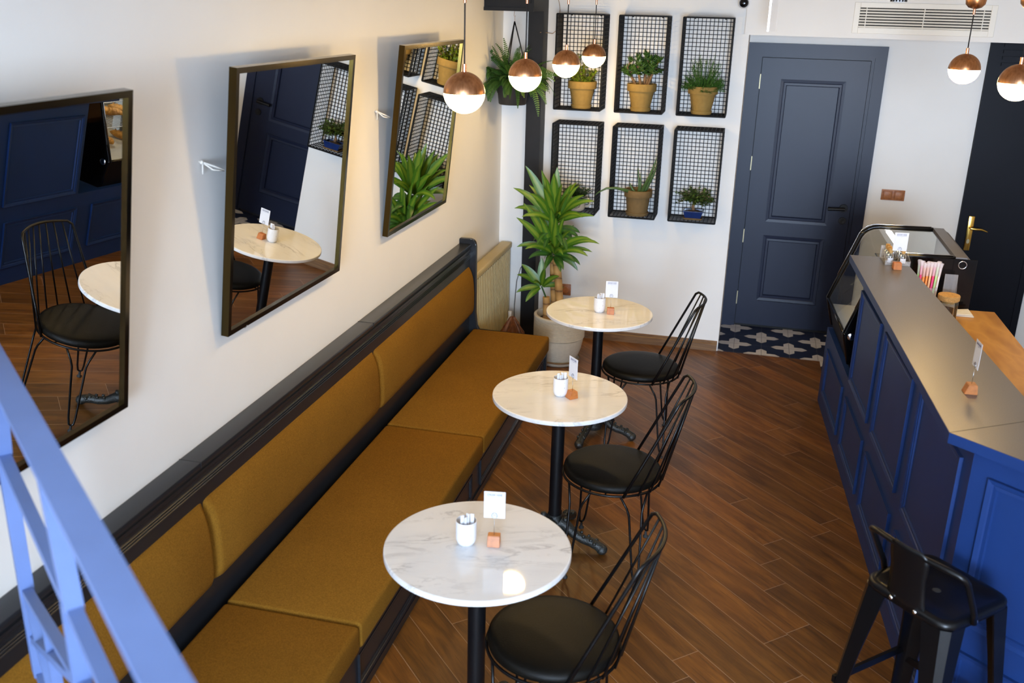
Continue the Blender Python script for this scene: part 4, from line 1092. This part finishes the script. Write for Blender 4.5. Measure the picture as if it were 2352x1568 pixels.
slab(full, YF_, YF_ + .012, 'case_black', 'near_end_panel', lab='black glass end panel')
slab(full, YB_, YB_ - .008, 'glass', 'far_end_glass')
for (y, nm) in ((YB_ - .004, 'far_edge_trim'), (YF_ + .016, 'near_edge_trim')):
    bm = NB(); tube(bm, [D_(x, y, z) for x, z in [(2.374, .520)] + gp], .0135, 8); obj(nm, bm, 'case_black', t, smooth=180)
    bm = NB(); tube(bm, [D_(x - .010, y, z + .0155) for x, z in gp[1:]], .0022, 6); obj('chrome_line', bm, 'chrome', t, smooth=180)
slab([(2.378, .502), (2.326, .690), (2.334, .690), (2.386, .502)], YF_ + .013, YB_ - .009, 'door_dark', 'front_kick_panel')
bm = NB(); tube(bm, [D_(2.326, YF_, .693), D_(2.326, YB_, .693)], .010, 8); obj('front_edge_trim', bm, 'case_black', t, smooth=180)
slab([(2.345, .640), (2.90, .640), (2.90, .655), (2.345, .655)], YF_ + .014, YB_ - .010, 'case_liner', 'deck')
slab([(2.893, .655), (2.905, .655), (2.905, 1.14), (2.893, 1.14)], YF_ + .014, YB_ - .010, 'case_liner', 'rear_liner')
slab([(2.865, 1.150), (2.925, 1.150), (2.925, 1.176), (2.865, 1.176)], YF_, YB_, 'case_grey', 'rear_top_bar')
slab([(2.925, 1.155), (2.955, 1.145), (2.955, 1.152), (2.925, 1.168)], YF_ + .02, YB_, 'case_grey', 'rear_rail')
bm = NB()
for (x, z) in ((2.362, .684),):
    c = D_(x, YF_ - .001, z); lathe(bm, [(.020, 0), (.021, .003), (.016, .006), (0, .006)], 24, mat=Matrix.Translation(c) @ Matrix.Rotation(PI / 2, 4, 'X'))
obj('chrome_bolt', bm, 'chrome', t, smooth=40)
bm = NB(); c = D_(2.905, YF_ - .003, 1.138); tube(bm, [c + Vector((.020 * math.cos(2 * PI * k / 28), -.003, .020 * math.sin(2 * PI * k / 28))) for k in range(28)], .0025, 6, closed=True); obj('chrome_ring', bm, 'chrome', t, smooth=180)
bm = NB(); q = 40; c = D_(2.890, YF_ - .003, 1.135)
rbox(bm, -.06, .055, -.003, .0, -.30, .034, .0028, 1, Matrix.Translation(D_(2.92, YF_ - .001, 1.135))); obj('side_flange', bm, 'case_black', t)
for (z, xa, xb) in ((.85, 2.50, 2.885), (1.0, 2.56, 2.885)):
    bm = NB()
    for i in range(24):
        y = YF_ + .03 + i * (YB_ - YF_ - .06) / 23; tube(bm, [D_(xa, y, z), D_(xb, y, z)], .0016, 4)
    for x in (xa, (xa + xb) / 2, xb): tube(bm, [D_(x, YF_ + .02, z - .002), D_(x, YB_ - .02, z - .002)], .003, 5)
    obj('wire_shelf', bm, 'steel_wire', t, smooth=180)
slab([(2.60, 1.135), (2.63, 1.135), (2.63, 1.145), (2.60, 1.145)], YF_ + .03, YB_ - .03, 'case_fill', 'added_fill_strip', lab='added glowing fill strip')  # glowing strip added to brighten the inside of the case
rnd = random.Random(2)
k = 0
for (z, ys) in ((.852, (-1.40, -1.25, -1.10, -.95, -.83)), (.656, (-1.36, -1.12, -.90))):
    for y in ys:
        p = thing('pastry', '', 'pastry'); p.location = (2.68 + SH(y), y, z + .033); p.rotation_euler = (0, 0, rnd.uniform(-.5, .5))
        bm = NB(); pts = [(-.10 + .02 * i, .02 * math.sin(i * .6), .004 * math.sin(i)) for i in range(11)]
        tube(bm, pts, .03, 9, radii=[.006, .016, .023, .026, .027, .028, .027, .026, .023, .016, .006]); obj('crust', bm, 'baked', p, smooth=180)
        bm = NB()
        for i in range(6): q = -.06 + i * .024; tube(bm, [(q, -.020, .010), (q + .006, -.004, .027), (q + .012, .016, .020)], .004, 5)
        obj('glaze_ridges', bm, 'baked', p, smooth=180)
        p['label'] = 'golden baked pastry lying inside the glass display case'; p['category'] = 'pastry'; p['group'] = 'pastries in the display case'; k += 1

# ------------------------------------------------------------------ things on the counter
t = thing('acrylic_tray', 'clear acrylic tray of corked spice bottles at the far end of the counter', 'tray', (2.552, -1.600, 1.150), (0, 0, .06))
bm = NB(); w, l, h, th = .062, .080, .036, .003
box(bm, -w, w, -l, l, 0, th); box(bm, -w, w, -l, -l + th, th, h * .7); box(bm, -w, w, l - th, l, th, h * 1.9)
for s in (-1, 1): prism(bm, [(-l, th), (l, th), (l, h * 1.9), (-l, h * .7)], th, 'x', s * (w - th) if s < 0 else w - th)
obj('tray_shell', bm, 'acrylic', t)
def make_bottle():
    t = thing('spice_bottle', 'corked glass spice bottle with a white label in the acrylic tray', 'bottle', group='spice bottles in the acrylic tray')
    bm = NB(); lathe(bm, [(0, 0), (.0165, 0), (.0175, .003), (.0175, .040), (.015, .048), (.009, .054), (.0085, .062), (.010, .064)], 24); obj('glass_body', bm, 'glass', t, smooth=50)
    bm = NB(); lathe(bm, [(0, .002), (.0155, .002), (.0155, .030), (0, .032)], 20); obj('spice_filling', bm, 'spice', t, smooth=50)
    bm = NB(); lathe(bm, [(0, .055), (.0075, .055), (.0110, .066), (.0115, .080), (.0105, .082), (0, .082)], 20); obj('cork', bm, 'cork', t, smooth=40)
    bm = NB(); n = 10; a0 = -PI / 2
    vv = [[bm.verts.new((.0179 * math.cos(a0 - .9 + 1.8 * i / n), .0179 * math.sin(a0 - .9 + 1.8 * i / n), z)) for i in range(n + 1)] for z in (.010, .034)]
    for i in range(n): bm.faces.new((vv[0][i], vv[0][i + 1], vv[1][i + 1], vv[1][i]))
    obj('paper_label', bm, 'paper', t)
    return t
bt = None; tm = Matrix.Translation((2.552, -1.600, 1.1532)) @ Matrix.Rotation(.06, 4, 'Z')
BLB = {(0, 0): 'front left', (1, 0): 'front right', (0, 1): 'second left', (1, 1): 'second right', (0, 2): 'rear left', (1, 2): 'rear right'}
for (i, j), nm in BLB.items():
    lb = f'corked spice bottle with white label, {nm} one in the acrylic counter tray'
    if bt is None: bt = o = make_bottle(); o['label'] = lb
    else: o = dup(bt, label=lb)
    p = tm @ Vector((-.036 + .062 * i, -.054 + .046 * j, 0)); o.location = p; o.rotation_euler = (0, 0, .06)

t = thing('cork_jar', 'glass jar with a wide cork lid on the oak worktop', 'jar', (2.822, -1.715, .900))
bm = NB(); lathe(bm, [(0, 0), (.048, 0), (.050, .004), (.050, .100), (.048, .100), (.047, .006), (0, .004)], 40); obj('glass_body', bm, 'glass', t, smooth=50)
bm = NB(); lathe(bm, [(0, .006), (.046, .006), (.046, .055), (0, .060)], 32); obj('filling', bm, 'spice', t, smooth=50)
bm = NB(); lathe(bm, [(0, .092), (.046, .092), (.0465, .104), (.053, .105), (.054, .126), (.052, .130), (0, .130)], 40); obj('cork_lid', bm, 'cork', t, smooth=40)

t = thing('straw_holder', 'clear acrylic cup holding wrapped straws behind the counter top', 'holder', (2.728, -1.60, .900))
bm = NB(); lathe(bm, [(0, 0), (.052, 0), (.053, .14), (.051, .14), (.050, .004), (0, .004)], 32); obj('cup_wall', bm, 'acrylic', t, smooth=50)
rnd = random.Random(6); cols = ['straw_green', 'straw_pink', 'straw_white', 'straw_orange', 'straw_peach', 'straw_orange', 'straw_orange', 'straw_peach', 'straw_orange', 'straw_pink', 'straw_pink', 'straw_green', 'straw_peach', 'straw_white']
for k, cm in enumerate(cols):
    x = -.042 + .084 * (k / (len(cols) - 1)); y = (-.028 if k % 2 else .004) * math.sqrt(max(0, 1 - (x / .05) ** 2))
    lean = x * .35; nm = cm.split('_')[1]
    t = thing('wrapped_straw', f'{nm} plastic wrapped straw standing in the straw holder behind the counter', 'straw', (2.728 + x, -1.60 + y, .904), group='wrapped straws')
    hh = .235 + rnd.uniform(-.008, .008)
    bm = NB(); tube(bm, [(0, 0, 0), (lean * .6, 0, hh)], .0056, 8); obj('straw_tube', bm, cm, t, smooth=180)
    bm = NB(); tube(bm, [(lean * .5, 0, hh - .045), (lean * .62, 0, hh + .006), (lean * .68, 0, hh + .028)], .006, 6, radii=[.0062, .008, .012], cap=False); obj('wrapper_tip', bm, 'film', t)

t = thing('acrylic_holder', 'clear acrylic brochure holder beside the wrapped straws', 'holder', (2.852, -1.565, .900))
bm = NB(); box(bm, -.032, .032, .02, .0225, 0, .195); box(bm, -.032, .032, -.02, -.0175, 0, .06); box(bm, -.032, .032, -.02, .0225, 0, .003)
for s in (-.032, .0295): prism(bm, [(-.02, 0), (.0225, 0), (.0225, .195), (-.02, .06)], .0025, 'x', s)
obj('holder_shell', bm, 'acrylic', t)
for k, (r, lb) in enumerate(((.0, 'folded cream paper napkin, lower of two on the oak worktop'), (.12, 'folded cream paper napkin, upper one lying askew on the oak worktop'))):
    bm = NB(); rbox(bm, -.048, .048, -.040, .040, 0, .007, .002, 1)
    if k: 
        for v in bm.verts:
            if v.co.x > .04 and v.co.y > 0: v.co.z += .008
    o = obj('paper_napkin', bm, 'vent_white'); tag(o, lb, 'napkin', 'paper napkins'); o.location = (2.925 - .01 * k, -1.610, .900 + .0075 * k); o.rotation_euler = (0, 0, r)

# ------------------------------------------------------------------ bar stool
t = thing('bar_stool', 'black metal bar stool with a low back standing at the blue counter corner', 'stool', (2.443, -4.094, 0), (0, 0, math.radians(-46)))
def rsq(hw, r, z, n=6):
    p = []
    for (sx, sy, a0) in ((1, 1, 0), (-1, 1, 90), (-1, -1, 180), (1, -1, 270)):
        for i in range(n + 1):
            a = math.radians(a0 + 90 * i / n); p.append((sx * (hw - r) + r * math.cos(a), sy * (hw - r) + r * math.sin(a), z))
    return p
bm = NB(); lv = [rsq(.149, .045, .722), rsq(.152, .047, .735), rsq(.151, .047, .746), rsq(.143, .042, .752), rsq(.128, .035, .750), rsq(.112, .03, .741), rsq(.06, .02, .738)]
rg = [[bm.verts.new(p) for p in l] for l in lv]
for A, B in zip(rg, rg[1:]):
    for i in range(len(A)): j = (i + 1) % len(A); bm.faces.new((A[i], A[j], B[j], B[i]))
bm.faces.new(rg[-1])
obj('seat', bm, 'black_tube', t, smooth=50, solid=.002)
bm = NB(); lathe(bm, [(0, .7395), (.012, .7395), (.013, .7385)], 20); obj('seat_hole_ring', bm, 'void', t)
for sx in (-1, 1):
    for sy in (-1, 1):
        bm = NB(); rows = []
        for (z, c, w) in ((.728, .150, .085), (.50, .168, .060), (.25, .189, .044), (.012, .208, .034)):
            pr = [(c - w, c), (c - w * .25, c), (c, c - w * .25), (c, c - w), (c - .006, c - w), (c - .012, c - w * .35), (c - w * .35, c - .012), (c - w, c - .006)]
            rows.append([bm.verts.new((sx * x, sy * y, z)) for x, y in pr])
        for A, B in zip(rows, rows[1:]):
            for i in range(8): j = (i + 1) % 8; bm.faces.new((A[i], A[j], B[j], B[i]))
        bm.faces.new(rows[0]); bm.faces.new(rows[-1])
        lg = obj('leg', bm, 'black_tube', t, smooth=35)
        bm = NB(); rbox(bm, min(sx * .170, sx * .212), max(sx * .170, sx * .212), min(sy * .170, sy * .212), max(sy * .170, sy * .212), 0, .016, .004, 2); obj('foot_cap', bm, 'rubber', lg)
bm = NB()
for s in (-1, 1):
    box(bm, -.185, .185, s * .178 - .006, s * .178 + .006, .30, .325); 
obj('foot_rail', bm, 'black_tube', t)
bm = NB()
for s in (-1, 1): box(bm, s * .176 - .006, s * .176 + .006, -.18, .18, .345, .370)
obj('cross_bar', bm, 'black_tube', t)
bm = NB(); tube(bm, [(-.157, -.042, .733), (-.159, -.055, .775), (-.163, -.118, .888), (-.160, -.134, .908), (-.146, -.146, .918), (-.11, -.155, .922), (0, -.168, .922), (.11, -.155, .922), (.146, -.146, .918), (.160, -.134, .908), (.163, -.118, .888), (.159, -.055, .775), (.157, -.042, .733)], .0095, 10); obj('back_loop', bm, 'black_tube', t, smooth=180)
bm = NB(); rows = []
for (z, y, w) in ((.726, -.1535, .066), (.760, -.1545, .066), (.80, -.158, .062), (.85, -.165, .060), (.90, -.172, .066), (.925, -.176, .064), (.942, -.178, .045)):
    rows.append([bm.verts.new((x, y + .010 * (x / .066) ** 2, z)) for x in [-w + 2 * w * i / 8 for i in range(9)]])
for A, B in zip(rows, rows[1:]):
    for i in range(8): bm.faces.new((A[i], A[i + 1], B[i + 1], B[i]))
obj('back_plate', bm, 'black_tube', t, smooth=60, solid=.003)
bm = NB()
for (x, y) in ((-.042, -.1545), (.042, -.1545)): ball(bm, (x, y, .738), .0075, 2, (1, .6, 1))
for (x, y) in ((.160, -.036), (-.160, -.036)): ball(bm, (x, y, .738), .0075, 2, (.6, 1, 1))
obj('bolt', bm, 'chrome', t, smooth=180)

# ------------------------------------------------------------------ blue railing in front
RO = Vector((.386, -5.384, 0)); RD = Vector((.755, -.656, 0)).normalized(); RN = Vector((RD.y, -RD.x, 0))
t = thing('stair_railing', 'blurred blue metal railing crossing the lower left foreground', 'railing', tuple(RO))
def RP(s, z, n=0.0): return RD * s + RN * n + Vector((0, 0, z))
def bar(bm, a, b, w, th):
    a3, b3 = RP(*a), RP(*b); d = (b3 - a3).normalized(); sd = d.cross(RN).normalized()
    vs_ = []
    for p in (a3, b3):
        vs_.append([bm.verts.new(p + sd * (w / 2 * i) + RN * (th / 2 * j)) for i, j in ((-1, -1), (1, -1), (1, 1), (-1, 1))])
    A, B = vs_
    bm.faces.new(A); bm.faces.new(list(reversed(B)))
    for i in range(4): j = (i + 1) % 4; bm.faces.new((A[i], B[i], B[j], A[j]))
S0, S1 = -.20, 1.75
bm = NB(); bar(bm, (S0, 1.684), (S1, 1.684), .012, .050); obj('hand_rail', bm, 'rail_blue', t)
bm = NB(); bar(bm, (S0, 1.430), (S1, 1.430), .020, .024); obj('mid_rail', bm, 'rail_blue', t)
bm = NB(); bar(bm, (S0, .85), (S1, .85), .022, .022); obj('bottom_rail', bm, 'rail_blue', t)
for s in (1.36,):
    bm = NB(); bar(bm, (s, 0.0), (s, 1.68), .024, .024); obj('post', bm, 'rail_blue', t)
for (a, b, w) in (((-.09, 1.68), (-.19, 1.43), .034), ((-.19, 1.43), (-.20, .85), .034), ((-.19, 1.085), (.46, 1.268), .014), ((.405, 1.68), (.489, 1.43), .026), ((.46, 1.268), (1.36, 1.42), .014), ((-.19, 1.085), (.10, .86), .014), ((.10, 1.16), (.10, .86), .014), ((-.20, .95), (.46, 1.268), .016), ((1.36, .86), (.46, 1.268), .014), ((.46, 1.43), (.46, .86), .02)):
    bm = NB(); bar(bm, a, b, w, .022 if w < .02 else .03); obj('lattice_strut', bm, 'rail_blue', t)
